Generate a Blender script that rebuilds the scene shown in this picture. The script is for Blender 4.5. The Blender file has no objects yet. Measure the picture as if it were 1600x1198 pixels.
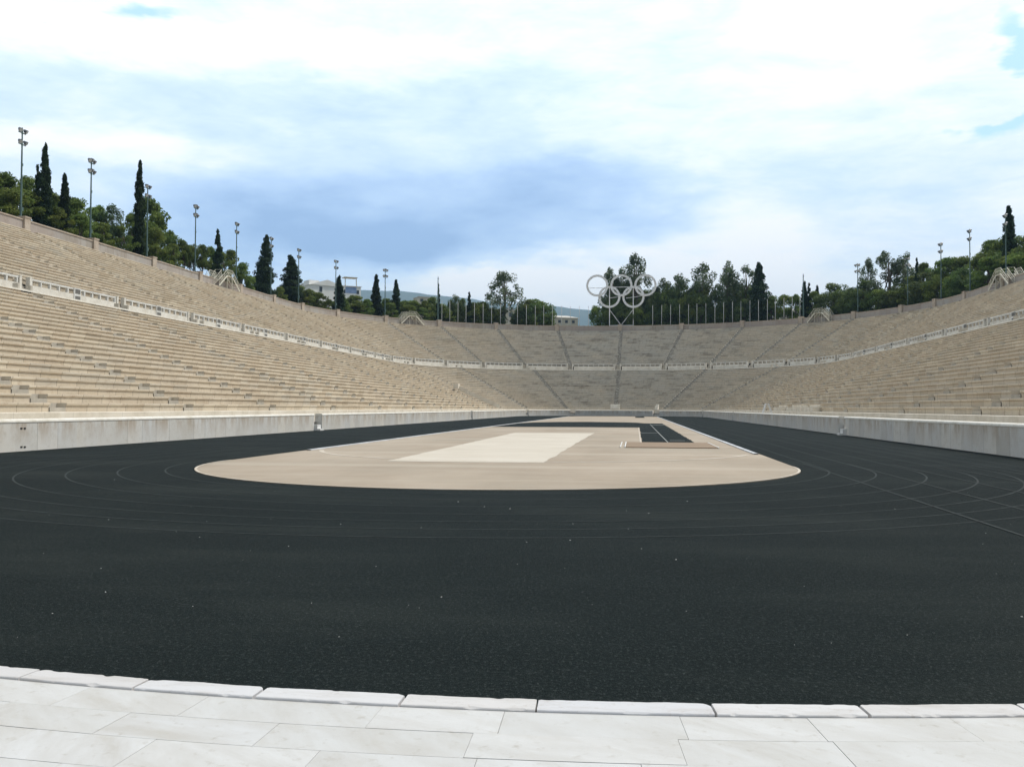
import bpy, math, random
import numpy as np
from mathutils import Vector, Matrix
R = math.radians
rnd = random.Random(11)
SUN_E, SUN_A, SKY_S, HAZE, EXPO = 3.0, 4, 1.24, 1.5e-4, 0.20
sc = bpy.context.scene
col = sc.collection

# ------------------------------------------------------------------ dimensions (metres)
HW = 16.675          # half width of the arena
YC = 162.948         # centre of the curved end
Y0 = 2.0             # open end of the stands
S1, P1, N1, Z1, RISE1 = 3.0, 0.89, 22, 1.30, 0.3914      # lower tier
S2, P2, N2, Z2, RISE2 = 25.9, 0.876, 21, 10.95, 0.4476  # upper tier
ZW = 9.91            # walkway between the tiers
OW, ZB, ZT = 44.46, 20.352, 21.72                       # perimeter wall: offset, foot, top

# ------------------------------------------------------------------ camera
FPX, YAW, PIT, ROLL, CX, CH = 1420.0, -.1335, .0264, .0039, 4.1986, 1.5686
FW = Vector((math.sin(YAW)*math.cos(PIT), math.cos(YAW)*math.cos(PIT), math.sin(PIT)))
_r = Vector((math.cos(YAW), -math.sin(YAW), 0)); _u = _r.cross(FW)
RT = _r*math.cos(ROLL)+_u*math.sin(ROLL); UP = -_r*math.sin(ROLL)+_u*math.cos(ROLL)
CAM = Vector((CX, 0, CH))
cd = bpy.data.cameras.new('camera'); co = bpy.data.objects.new('camera', cd); col.objects.link(co)
co.matrix_world = Matrix(((RT.x, UP.x, -FW.x, CAM.x), (RT.y, UP.y, -FW.y, CAM.y), (RT.z, UP.z, -FW.z, CAM.z), (0, 0, 0, 1)))
cd.sensor_fit = 'HORIZONTAL'; cd.sensor_width = 36; cd.lens = FPX*36/1600
cd.clip_start = .1; cd.clip_end = 30000
sc.camera = co

def ray(px, py):
    return (FW*FPX+RT*(px-800)-UP*(py-599)).normalized()
def at(px, py, off):
    """where the sight line through a spot of the photo meets the vertical sheet at this distance from the arena edge"""
    d = ray(px, py); lo, hi = 1.0, 900.0
    rr = HW+off
    def ins(t):
        x = CAM.x+d.x*t; y = CAM.y+d.y*t
        return (abs(x) if y < YC else math.hypot(x, y-YC))-rr
    for _ in range(60):
        m = (lo+hi)/2
        if ins(m) > 0: hi = m
        else: lo = m
    return CAM+d*hi

# ------------------------------------------------------------------ path along the U of the stands
def length(st, rr):
    k, v = st
    if k == 'L': return v-Y0
    if k == 'A': return YC-Y0+rr*R(v+90)
    return YC-Y0+rr*math.pi+(YC-v)
def pos(l, off):
    rr = HW+off
    if l < YC-Y0: return (-rr, Y0+l)
    l2 = l-(YC-Y0)
    if l2 < rr*math.pi:
        a = l2/rr-math.pi/2
        return (rr*math.sin(a), YC+rr*math.cos(a))
    return (rr, YC-(l2-rr*math.pi))
def normal(l, off):      # pointing outwards
    rr = HW+off
    if l < YC-Y0: return Vector((-1, 0, 0))
    l2 = l-(YC-Y0)
    if l2 < rr*math.pi:
        a = l2/rr-math.pi/2; return Vector((math.sin(a), math.cos(a), 0))
    return Vector((1, 0, 0))
START, END = ('L', Y0), ('R', Y0)

# ------------------------------------------------------------------ helpers
class MB:
    def __init__(s): s.v = []; s.f = []; s.uv = []
    def face(s, pts, uvs=None):
        n = len(s.v); s.v += [tuple(p) for p in pts]; s.f.append(tuple(range(n, n+len(pts))))
        s.uv += list(uvs) if uvs else [(p[0], p[1]) for p in pts]
    def box(s, c, size, rz=0, ax=None):
        """box centred at c; ax = (x axis, y axis, z axis) or a turn about z"""
        if ax is None: ax = (Vector((math.cos(rz), math.sin(rz), 0)), Vector((-math.sin(rz), math.cos(rz), 0)), Vector((0, 0, 1)))
        c = Vector(c); h = [ax[i]*(size[i]/2) for i in range(3)]
        P = [c+h[0]*a+h[1]*b+h[2]*d for a in (-1, 1) for b in (-1, 1) for d in (-1, 1)]
        for q in ((0, 1, 3, 2), (4, 6, 7, 5), (0, 4, 5, 1), (2, 3, 7, 6), (0, 2, 6, 4), (1, 5, 7, 3)):
            s.face([P[i] for i in q], [(P[i].x+P[i].y, P[i].z) for i in q])
    def bar(s, a, b, w, h=None):
        a = Vector(a); b = Vector(b); d = b-a; L = d.length; d.normalize()
        up = Vector((0, 0, 1)) if abs(d.z) < .98 else Vector((1, 0, 0))
        x = d.cross(up).normalized(); y = x.cross(d).normalized()
        s.box((a+b)/2, (w, h or w, L), ax=(x, y, d))
    def tube(s, pts, rad, n=8, cap=True):
        pts = [Vector(p) for p in pts]
        if not isinstance(rad, (list, tuple)): rad = [rad]*len(pts)
        rings = []; px = None
        for i, p in enumerate(pts):
            d = (pts[min(i+1, len(pts)-1)]-pts[max(i-1, 0)]).normalized()
            if px is None:
                px = d.orthogonal().normalized()
            px = (px-d*px.dot(d)).normalized(); py = d.cross(px)
            base = len(s.v)
            for k in range(n):
                a = 2*math.pi*k/n
                s.v.append(tuple(p+(px*math.cos(a)+py*math.sin(a))*rad[i]))
            rings.append(base)
        for i in range(len(rings)-1):
            for k in range(n):
                k2 = (k+1) % n
                s.f.append((rings[i]+k, rings[i]+k2, rings[i+1]+k2, rings[i+1]+k))
                s.uv += [(k/n, i), ((k+1)/n, i), ((k+1)/n, i+1), (k/n, i+1)]
        if cap:
            s.f.append(tuple(rings[-1]+k for k in range(n))); s.uv += [(0, 0)]*n
            s.f.append(tuple(rings[0]+n-1-k for k in range(n))); s.uv += [(0, 0)]*n
    def sweep(s, prof, st0, st1, sh0=0., sh1=0., vs=None, step=2.0, caps=False, flip=False):
        """sweep (offset, height) points along the U from station st0 to st1, ends pulled in by sh0 / sh1 metres"""
        l0r, l1r = length(st0, HW+prof[0][0])+sh0, length(st1, HW+prof[0][0])-sh1
        # number of slices: fine only where the path bends
        a0 = max(l0r, YC-Y0); a1 = min(l1r, YC-Y0+(HW+prof[0][0])*math.pi)
        bend = max(0, (a1-a0)/(HW+prof[0][0]))
        n = max(1, int(math.ceil(math.degrees(bend)/step)))
        straight = bend == 0 or (l0r >= YC-Y0-.01 and l1r <= YC-Y0+(HW+prof[0][0])*math.pi+.01)
        base = len(s.v); grid = []
        vs = vs or list(range(len(prof)))
        lens = []
        for j, (o, z) in enumerate(prof):
            rr = HW+o
            A = length(st0, rr)+sh0; B = length(st1, rr)-sh1
            c0, c1 = YC-Y0, YC-Y0+rr*math.pi
            if straight: ls = [A+(B-A)*i/n for i in range(n+1)]
            else:
                ls = [A] if A < c0-.01 else []
                aa, bb = max(A, c0), min(B, c1)
                ls += [aa+(bb-aa)*i/n for i in range(n+1)]
                if B > c1+.01: ls.append(B)
            lens.append(ls)
            for l in ls:
                x, y = pos(l, o); s.v.append((x, y, z))
        m = len(lens[0])
        for j in range(len(prof)-1):
            for i in range(m-1):
                q = [base+j*m+i, base+j*m+i+1, base+(j+1)*m+i+1, base+(j+1)*m+i]
                u = [(lens[j][i], vs[j]), (lens[j][i+1], vs[j]), (lens[j+1][i+1], vs[j+1]), (lens[j+1][i], vs[j+1])]
                if flip: q.reverse(); u.reverse()
                s.f.append(tuple(q)); s.uv += u
        if caps:
            for i in (0, m-1):
                q = [base+j*m+i for j in range(len(prof))]
                s.f.append(tuple(q if i else q[::-1])); s.uv += [(prof[j][0], prof[j][1]) for j in range(len(prof))]
    def build(s, name, mat, parent=None, smooth=False):
        me = bpy.data.meshes.new(name); me.from_pydata(s.v, [], s.f)
        uv = me.uv_layers.new(name='UVMap')
        uv.data.foreach_set('uv', np.array(s.uv, dtype=np.float32).ravel())
        me.materials.append(mat)
        if smooth: me.polygons.foreach_set('use_smooth', [True]*len(me.polygons))
        me.update()
        o = bpy.data.objects.new(name, me); col.objects.link(o)
        if parent: o.parent = parent
        return o
def tag(o, label=None, cat=None, group=None, kind=None):
    if label: o['label'] = label
    if cat: o['category'] = cat
    if group: o['group'] = group
    if kind: o['kind'] = kind
    return o
def empty(name, loc=(0, 0, 0), rz=0):
    o = bpy.data.objects.new(name, None); col.objects.link(o); o.location = loc; o.rotation_euler = (0, 0, rz)
    o.empty_display_size = .3
    return o
def copy_tree(o, parent=None):
    c = o.copy(); col.objects.link(c)
    if parent: c.parent = parent
    for ch in list(o.children): copy_tree(ch, c)
    return c
ORD = ['first', 'second', 'third', 'fourth', 'fifth', 'sixth', 'seventh', 'eighth', 'ninth', 'tenth', 'eleventh', 'twelfth', 'thirteenth',
       'fourteenth', 'fifteenth', 'sixteenth', 'seventeenth', 'eighteenth', 'nineteenth', 'twentieth', 'twenty first', 'twenty second', 'twenty third', 'twenty fourth',
       'twenty fifth', 'twenty sixth', 'twenty seventh', 'twenty eighth', 'twenty ninth', 'thirtieth', 'thirty first', 'thirty second', 'thirty third',
       'thirty fourth', 'thirty fifth', 'thirty sixth', 'thirty seventh', 'thirty eighth', 'thirty ninth', 'fortieth']

# ------------------------------------------------------------------ materials
class NT:
    def __init__(s, nt): s.nt = nt; nt.nodes.clear()
    def n(s, t, **kw):
        nd = s.nt.nodes.new(t)
        for k, v in kw.items():
            if k.startswith('i_'):
                key = k[2:]; key = int(key) if key.isdigit() else key.replace('_', ' ')
                inp = nd.inputs[key]
                if isinstance(v, bpy.types.NodeSocket): s.nt.links.new(v, inp)
                else: inp.default_value = v
            else: setattr(nd, k, v)
        return nd
    def math(s, op, a, b=0., c=0., clamp=False):
        nd = s.nt.nodes.new('ShaderNodeMath'); nd.operation = op; nd.use_clamp = clamp
        for i, v in enumerate((a, b, c)):
            if isinstance(v, bpy.types.NodeSocket): s.nt.links.new(v, nd.inputs[i])
            else: nd.inputs[i].default_value = v
        return nd.outputs[0]
    def mix(s, f, a, b, mode='MIX'):
        nd = s.nt.nodes.new('ShaderNodeMix'); nd.data_type = 'RGBA'; nd.blend_type = mode; nd.clamp_factor = True
        for i, v in ((0, f), (6, a), (7, b)):
            if isinstance(v, bpy.types.NodeSocket): s.nt.links.new(v, nd.inputs[i])
            else: nd.inputs[i].default_value = (*v, 1) if i and len(v) == 3 else v
        return nd.outputs[2]
    def ramp(s, f, stops, interp='LINEAR'):
        nd = s.nt.nodes.new('ShaderNodeValToRGB'); cr = nd.color_ramp; cr.interpolation = interp
        while len(cr.elements) < len(stops): cr.elements.new(.5)
        for e, (p, c) in zip(cr.elements, stops):
            e.position = p; e.color = (*c, 1) if not isinstance(c, (int, float)) else (c, c, c, 1)
        s.nt.links.new(f, nd.inputs[0]); return nd.outputs[0]
    def noise(s, vec, scale, detail=4, rough=.55, dist=0.):
        nd = s.n('ShaderNodeTexNoise', i_Vector=vec, i_Scale=scale, i_Detail=detail, i_Roughness=rough, i_Distortion=dist)
        return nd.outputs[0]
    def map(s, vec, scale=(1, 1, 1), loc=(0, 0, 0), rot=(0, 0, 0)):
        return s.n('ShaderNodeMapping', i_Vector=vec, i_Scale=scale, i_Location=loc, i_Rotation=rot).outputs[0]
    def link(s, a, b): s.nt.links.new(a, b)
def material(name, fn, rough=.85, spec=.3, bump=None):
    m = bpy.data.materials.new(name); m.use_nodes = True; t = NT(m.node_tree)
    out = t.n('ShaderNodeOutputMaterial'); b = t.n('ShaderNodeBsdfPrincipled')
    b.inputs['Roughness'].default_value = rough; b.inputs['Specular IOR Level'].default_value = spec
    t.link(b.outputs[0], out.inputs[0])
    r = fn(t, b)
    if isinstance(r, tuple) and len(r) == 4: c, hgt, st, di = r
    else: c, hgt = r, None
    if isinstance(c, bpy.types.NodeSocket): t.link(c, b.inputs['Base Color'])
    else: b.inputs['Base Color'].default_value = (*c, 1)
    if hgt is not None:
        bp = t.n('ShaderNodeBump', i_Height=hgt, i_Strength=st, i_Distance=di); t.link(bp.outputs[0], b.inputs['Normal'])
    return m
def geo(t): return t.n('ShaderNodeNewGeometry').outputs['Position']
def uvs(t): return t.n('ShaderNodeTexCoord').outputs['UV']
def split(t, v):
    nd = t.n('ShaderNodeSeparateXYZ', i_0=v); return nd.outputs[0], nd.outputs[1], nd.outputs[2]

def seat_fn(block):
    def fn(t, b):
        u, v, _ = split(t, uvs(t)); p = geo(t)
        row = t.math('FLOOR', t.math('ADD', v, .001))
        rh = t.n('ShaderNodeTexWhiteNoise', noise_dimensions='1D', i_W=row).outputs[0]
        ub = t.math('ADD', t.math('DIVIDE', u, block), t.math('MULTIPLY', rh, 7.3))
        cell = t.math('FLOOR', ub)
        cv = t.n('ShaderNodeCombineXYZ', i_0=cell, i_1=row).outputs[0]
        wn = t.n('ShaderNodeTexWhiteNoise', noise_dimensions='2D', i_Vector=cv).outputs[0]
        c = t.ramp(wn, [(0, (.42, .35, .255)), (.2, (.54, .465, .355)), (.4, (.49, .43, .335)), (.6, (.64, .57, .45)), (.75, (.50, .415, .305)), (.88, (.59, .535, .44)), (1, (.46, .425, .355))])
        # broad weathering
        big = t.noise(p, .06, 3)
        c = t.mix(t.ramp(big, [(.4, 0), (.65, .5)]), c, (.54, .465, .36))
        # stains along the rows
        stv = t.n('ShaderNodeCombineXYZ', i_0=t.math('MULTIPLY', u, .35), i_1=t.math('MULTIPLY', v, 1.9)).outputs[0]
        s1 = t.noise(stv, 1.0, 5, .65)
        c = t.mix(t.ramp(s1, [(.52, 0), (.68, .5)]), c, (.36, .285, .20))
        s2 = t.noise(p, 2.2, 5, .7)
        c = t.mix(t.ramp(s2, [(.54, 0), (.70, .6)]), c, (.34, .25, .17))
        c = t.mix(t.ramp(t.noise(p, 9., 3), [(.4, 0), (.8, .35)]), c, (.66, .60, .49))
        # curved end: grey of its shade painted into the rows, plus dark streaks
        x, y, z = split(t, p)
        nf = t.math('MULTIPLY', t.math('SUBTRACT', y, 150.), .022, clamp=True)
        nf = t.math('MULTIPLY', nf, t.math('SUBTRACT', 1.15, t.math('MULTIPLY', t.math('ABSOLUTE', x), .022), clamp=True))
        shade_noise = t.noise(p, .25, 5, .7)
        c = t.mix(t.math('MULTIPLY', nf, t.ramp(shade_noise, [(.25, .45), (.6, .95)])), c, (.47, .455, .41))
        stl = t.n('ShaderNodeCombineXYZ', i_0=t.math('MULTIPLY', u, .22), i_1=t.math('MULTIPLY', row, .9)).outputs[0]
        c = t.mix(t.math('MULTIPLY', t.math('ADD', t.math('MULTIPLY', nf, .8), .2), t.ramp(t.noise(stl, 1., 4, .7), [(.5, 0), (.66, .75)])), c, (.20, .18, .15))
        fr = t.math('FRACT', ub)
        j = t.math('LESS_THAN', fr, .018)
        c = t.mix(t.math('MULTIPLY', j, .85), c, (.16, .12, .08))
        c = t.mix(1.0, c, (1.0, .995, .995), 'MULTIPLY')
        return c, s2, .25, .05
    return fn
M = {}
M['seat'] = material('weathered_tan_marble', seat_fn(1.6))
def stair_fn(t, b):
    p = geo(t); c = t.ramp(t.noise(p, 1.3, 5, .7), [(.3, (.33, .30, .25)), (.6, (.45, .41, .345)), (.8, (.56, .52, .45))]); return c
M['upstair'] = material('tan_marble_stair', lambda t, b: t.ramp(t.noise(geo(t), 1.3, 5, .7), [(.3, (.36, .315, .245)), (.6, (.47, .415, .33)), (.8, (.55, .495, .40))]))
M['arcstair'] = material('shaded_stair', lambda t, b: t.ramp(t.noise(geo(t), 2.2, 5, .8), [(.35, (.21, .195, .17)), (.5, (.33, .31, .27)), (.62, (.54, .515, .465))]))  # darker far-end copy: shade of the recessed steps put into the colour
M['stair'] = material('grey_marble_stair', stair_fn)
def coping_fn(t, b):
    u, v, _ = split(t, uvs(t)); p = geo(t)
    c = t.ramp(t.noise(p, .8, 5, .7), [(.3, (.56, .50, .40)), (.55, (.70, .64, .54)), (.8, (.76, .72, .64))])
    j = t.math('LESS_THAN', t.math('FRACT', t.math('DIVIDE', u, 1.9)), .009)
    return t.mix(t.math('MULTIPLY', j, .5), c, (.2, .17, .13))
M['coping'] = material('pale_marble_coping', coping_fn)
def podium_fn(t, b):
    u, v, _ = split(t, uvs(t)); p = geo(t); x, y, z = split(t, p)
    wob = t.noise(t.n('ShaderNodeCombineXYZ', i_0=t.math('FLOOR', t.math('DIVIDE', u, 1.15))).outputs[0], 3.1, 0)
    ub = t.math('DIVIDE', u, 1.15)
    cell = t.math('FLOOR', ub)
    wn = t.n('ShaderNodeTexWhiteNoise', noise_dimensions='1D', i_W=cell).outputs[0]
    c = t.ramp(wn, [(0, (.52, .50, .455)), (.4, (.67, .64, .58)), (.75, (.58, .57, .54)), (1, (.72, .68, .60))])
    c = t.mix(t.ramp(t.noise(p, .5, 4), [(.35, 0), (.7, .6)]), c, (.62, .625, .62))
    # drip stains that run down from the top edge
    sv = t.n('ShaderNodeCombineXYZ', i_0=t.math('MULTIPLY', u, 1.7), i_1=t.math('MULTIPLY', z, .5)).outputs[0]
    d = t.noise(sv, 1.0, 5, .7)
    up = t.math('MULTIPLY', t.math('MAXIMUM', t.math('SUBTRACT', z, .15), 0.), .95)
    c = t.mix(t.math('MULTIPLY', t.ramp(d, [(.42, 0), (.60, .95)]), up), c, (.37, .28, .19))
    c = t.mix(t.ramp(t.noise(p, 5., 4, .7), [(.5, 0), (.75, .4)]), c, (.42, .38, .31))
    # thin dark joints, not along every block
    j = t.math('LESS_THAN', t.math('FRACT', ub), .014)
    k = t.math('GREATER_THAN', wn, .35)
    c = t.mix(t.math('MULTIPLY', t.math('MULTIPLY', j, k), .8), c, (.15, .14, .12))
    return c, t.noise(p, 12., 4), .12, .02
M['podium'] = material('podium_marble', podium_fn, rough=.7)
def whitemarble_fn(t, b):
    p = geo(t)
    c = t.ramp(t.noise(p, 2.0, 5, .65), [(.3, (.62, .58, .49)), (.55, (.76, .73, .66)), (.8, (.80, .78, .73))])
    return t.mix(t.ramp(t.noise(p, 9., 4, .7), [(.55, 0), (.75, .35)]), c, (.45, .38, .28))
M['lip'] = material('white_marble_lip', whitemarble_fn, rough=.6)
def rail_fn(t, b):
    p = geo(t); return t.ramp(t.noise(p, 1.2, 4, .6), [(.3, (.50, .485, .45)), (.6, (.62, .61, .58)), (.8, (.68, .675, .655))])
M['rail'] = material('grey_white_marble', rail_fn)
M['balwall'] = material('beige_marble', lambda t, b: t.ramp(t.noise(geo(t), .9, 5, .65), [(.3, (.48, .445, .385)), (.55, (.60, .57, .51)), (.8, (.67, .645, .595))]))
def wall_fn(t, b):
    u, v, _ = split(t, uvs(t)); p = geo(t); x, y, z = split(t, p)
    cell = t.math('FLOOR', t.math('DIVIDE', u, 1.5)); wn = t.n('ShaderNodeTexWhiteNoise', noise_dimensions='1D', i_W=cell).outputs[0]
    c = t.ramp(wn, [(0, (.33, .295, .255)), (.5, (.40, .365, .325)), (1, (.365, .345, .32))])
    sv = t.n('ShaderNodeCombineXYZ', i_0=t.math('MULTIPLY', u, 1.6), i_1=t.math('MULTIPLY', z, .5)).outputs[0]
    c = t.mix(t.ramp(t.noise(sv, 1., 5, .7), [(.48, 0), (.7, .6)]), c, (.24, .19, .15))
    c = t.mix(t.ramp(t.noise(p, .05, 3), [(.45, 0), (.6, .5)]), c, (.37, .30, .265))
    return c
M['wall'] = material('perimeter_stone', wall_fn)
M['wallcap'] = material('perimeter_coping', lambda t, b: t.ramp(t.noise(geo(t), .9, 5, .7), [(.3, (.34, .27, .205)), (.6, (.48, .41, .335)), (.8, (.55, .50, .43))]))

def track_fn(t, b):
    p = geo(t)
    x, y, z = split(t, p)
    big = t.noise(t.map(p, (.16, .42, 1)), 1., 5, .62)
    c = t.ramp(big, [(.3, (.0016, .0052, .0052)), (.48, (.0036, .0080, .0080)), (.68, (.0135, .0185, .0170))])
    c = t.mix(t.ramp(t.noise(p, .09, 3), [(.5, 0), (.75, .4)]), c, (.006, .0105, .0120))
    g = t.noise(t.map(p, (1, .7, 1)), 40., 3, .9)
    c = t.mix(t.ramp(g, [(.56, 0), (.72, 1)]), c, (.066, .080, .074))
    c = t.mix(t.ramp(g, [(.28, 1), (.46, 0)]), c, (.002, .004, .004))
    g3 = t.noise(p, 11., 4, .85)
    c = t.mix(t.ramp(g3, [(.55, 0), (.72, .7)]), c, (.026, .034, .033))
    g2 = t.noise(p, 260., 1, .5)
    c = t.mix(t.ramp(g2, [(.66, 0), (.74, .8)]), c, (.16, .17, .165))
    b.inputs['Roughness'].default_value = .8
    return c, g, .7, .02
M['track'] = material('black_rubber_track', track_fn, rough=.95, spec=.06)
def line_fn(t, b):
    p = geo(t); return t.ramp(t.noise(p, 3.0, 5, .8), [(.38, (.004, .008, .008)), (.65, (.024, .032, .031)), (.9, (.075, .088, .084))])
M['freshline'] = material('pale_lane_paint', lambda t, b: t.ramp(t.noise(geo(t), 2.0, 5, .8), [(.3, (.14, .16, .155)), (.6, (.32, .34, .33))]))
M['line'] = material('worn_lane_paint', line_fn)
def sand_fn(t, b):
    p = geo(t)
    c = t.ramp(t.noise(t.map(p, (.5, .18, 1)), .5, 5, .6), [(.3, (.285, .23, .17)), (.5, (.36, .295, .225)), (.7, (.42, .355, .28))])
    c = t.mix(t.ramp(t.noise(t.map(p, (.25, 1.4, 1)), .8, 5, .7), [(.48, 0), (.7, .4)]), c, (.45, .39, .315))
    c = t.mix(t.ramp(t.noise(p, .16, 3), [(.46, 0), (.66, .65)]), c, (.31, .265, .205))
    # scuffed wheel marks: rings of paler dust
    v = t.n('ShaderNodeTexWave', wave_type='RINGS', i_Vector=t.map(p, (1, 1, 1), (-6, -34, 0)), i_Scale=.045, i_Distortion=1.2, i_Detail=2.).outputs[1]
    c = t.mix(t.ramp(v, [(.90, 0), (1, .32)]), c, (.5, .44, .36))
    g = t.noise(p, 45., 3, .7)
    c = t.mix(t.ramp(g, [(.5, 0), (.8, .25)]), c, (.49, .425, .35))
    return c, g, .2, .008
M['sand'] = material('tan_sand_infield', sand_fn)
M['patch'] = material('pale_sand', lambda t, b: t.mix(t.ramp(t.noise(t.map(geo(t), (.4, 2.0, 1)), .6, 5, .7), [(.5, 0), (.72, .55)]), t.ramp(t.noise(geo(t), .35, 4), [(.3, (.53, .475, .395)), (.7, (.60, .55, .47))]), (.50, .43, .34)))
M['sandedge'] = material('packed_pale_sand', lambda t, b: t.ramp(t.noise(geo(t), 1.5, 4, .7), [(.3, (.42, .34, .25)), (.55, (.58, .52, .44)), (.8, (.68, .64, .57))]))
M['brown'] = material('brown_pit_sand', lambda t, b: t.ramp(t.noise(t.map(geo(t), (.6, 2, 1)), 1., 5, .7), [(.3, (.23, .165, .11)), (.7, (.31, .23, .16))]))
M['white'] = material('white_paint', lambda t, b: t.ramp(t.noise(geo(t), 3., 4), [(.3, (.68, .67, .64)), (.7, (.80, .80, .79))]), rough=.5)
M['kerbwhite'] = material('white_edging', lambda t, b: t.ramp(t.noise(geo(t), .7, 5, .7), [(.3, (.36, .36, .36)), (.6, (.58, .60, .63)), (.8, (.70, .71, .72))]), rough=.6)
def slab_fn(t, b):
    uv = uvs(t); p = geo(t); u, v, _ = split(t, uv)
    wn = t.n('ShaderNodeTexWhiteNoise', noise_dimensions='2D', i_Vector=uv).outputs[0]
    ang = t.math('MULTIPLY', wn, 6.28)
    off = t.n('ShaderNodeCombineXYZ', i_0=t.math('MULTIPLY', wn, 50.), i_1=t.math('MULTIPLY', wn, 31.)).outputs[0]
    pv = t.n('ShaderNodeVectorMath', operation='ADD', i_0=p, i_1=off).outputs[0]
    vr = t.n('ShaderNodeVectorRotate', rotation_type='Z_AXIS', i_Vector=pv, i_Angle=t.math('MULTIPLY', wn, 1.2)).outputs[0]
    c = t.ramp(wn, [(0, (.53, .535, .54)), (.35, (.60, .595, .585)), (.7, (.55, .55, .54)), (1, (.62, .622, .625))])
    bands = t.noise(t.map(vr, (.8, 2.6, 1)), 1.3, 5, .62, .4)
    c = t.mix(t.ramp(bands, [(.42, 0), (.66, .85)]), c, (.45, .43, .395))
    c = t.mix(t.ramp(t.noise(t.map(vr, (1.2, 3, 1)), 1.6, 5, .65), [(.52, 0), (.75, .6)]), c, (.43, .395, .335))
    sp = t.noise(p, 14., 5, .7)
    c = t.mix(t.ramp(sp, [(.58, 0), (.72, .6)]), c, (.38, .35, .30))
    c = t.mix(t.ramp(t.noise(p, 3.2, 6, .75), [(.6, 0), (.75, .45)]), c, (.47, .45, .40))
    return c, t.noise(p, 30., 4), .08, .01
M['slab'] = material('white_paving_marble', slab_fn, rough=.55, spec=.4)
def kerb_fn(t, b):
    p = geo(t); oi = t.n('ShaderNodeObjectInfo').outputs['Random']
    c = t.ramp(oi, [(0, (.55, .535, .53)), (.5, (.62, .605, .59)), (1, (.57, .57, .585))])
    c = t.mix(t.ramp(t.noise(t.map(p, (2, 9, 3), rot=(0, 0, .6)), 1., 5, .7), [(.5, 0), (.75, .7)]), c, (.44, .41, .38))
    c = t.mix(t.ramp(t.noise(p, 22., 5, .75), [(.58, 0), (.75, .55)]), c, (.36, .31, .26))
    return c, t.noise(p, 18., 5), .3, .012
M['kerb'] = material('kerb_marble', kerb_fn, rough=.65)
M['gap'] = material('dirt_in_joints', lambda t, b: t.ramp(t.noise(geo(t), 7., 5, .7), [(.35, (.20, .18, .155)), (.6, (.36, .34, .31)), (.8, (.48, .46, .43))]))
M['speck'] = material('white_grit', lambda t, b: (.72, .72, .70))
M['steelgreen'] = material('green_grey_steel', lambda t, b: t.ramp(t.noise(geo(t), 1.5, 3), [(.3, (.055, .105, .095)), (.7, (.085, .14, .13))]), rough=.5, spec=.5)
M['lampbody'] = material('lamp_housing', lambda t, b: t.ramp(t.noise(geo(t), 4., 3), [(.3, (.06, .07, .085)), (.7, (.12, .13, .15))]), rough=.4, spec=.5)
M['lens'] = material('lamp_glass', lambda t, b: t.ramp(t.noise(geo(t), 4., 3), [(.3, (.35, .38, .40)), (.7, (.50, .53, .55))]), rough=.25, spec=.6)
M['pole'] = material('white_flagpole_paint', lambda t, b: t.ramp(t.noise(geo(t), 1.3, 3), [(.3, (.40, .41, .40)), (.7, (.52, .53, .52))]), rough=.4, spec=.5)
def ring_fn(t, b):
    p = geo(t); return t.ramp(t.noise(p, 2.4, 4, .7), [(.33, (.58, .59, .60)), (.5, (.78, .79, .79)), (.7, (.86, .86, .86))])
M['ring'] = material('galvanised_ring', ring_fn, rough=.45, spec=.5)
M['bridge'] = material('cream_painted_steel', lambda t, b: t.ramp(t.noise(geo(t), 1.5, 4), [(.3, (.55, .52, .42)), (.7, (.68, .66, .56))]), rough=.5)
M['bridgetread'] = material('rusty_tread_plate', lambda t, b: t.ramp(t.noise(geo(t), 2.5, 4, .7), [(.35, (.16, .12, .09)), (.6, (.22, .17, .14)), (.8, (.30, .25, .20))]))
M['hill'] = material('hill_soil', lambda t, b: t.ramp(t.noise(geo(t), .25, 5, .7), [(.3, (.035, .045, .02)), (.55, (.075, .075, .04)), (.8, (.14, .115, .07))]))
M['ground'] = material('ground_soil', lambda t, b: t.ramp(t.noise(geo(t), .02, 6, .7), [(.3, (.06, .075, .04)), (.6, (.14, .13, .09)), (.8, (.22, .19, .15))]))
M['mount'] = material('mountain_scrub', lambda t, b: t.ramp(t.noise(geo(t), .004, 8, .7), [(.35, (.045, .07, .045)), (.6, (.09, .105, .07)), (.8, (.16, .15, .12))]))
M['house'] = material('white_render', lambda t, b: t.ramp(t.noise(geo(t), .4, 4), [(.3, (.76, .75, .71)), (.7, (.84, .835, .81))]))
M['housetan'] = material('tan_render', lambda t, b: t.ramp(t.noise(geo(t), .4, 4), [(.3, (.48, .43, .34)), (.7, (.58, .53, .43))]))
M['roof'] = material('pale_roof', lambda t, b: t.ramp(t.noise(geo(t), .8, 4), [(.3, (.50, .47, .43)), (.7, (.60, .57, .52))]))
M['pane'] = material('dark_window_pane', lambda t, b: (.035, .045, .055), rough=.15, spec=.5)
M['bluepaint'] = material('blue_awning', lambda t, b: t.ramp(t.noise(geo(t), .8, 3), [(.3, (.16, .24, .42)), (.7, (.25, .34, .52))]))
M['bark'] = material('grey_brown_bark', lambda t, b: t.ramp(t.noise(t.map(geo(t), (4, 4, .8)), 1.2, 5, .7), [(.3, (.06, .05, .04)), (.6, (.14, .115, .09)), (.8, (.22, .19, .155))]))
M['dark'] = material('dark_opening', lambda t, b: (.035, .035, .033))
M['greyopen'] = material('grey_opening', lambda t, b: (.13, .125, .115))  # flat grey panels drawn for the openings
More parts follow.
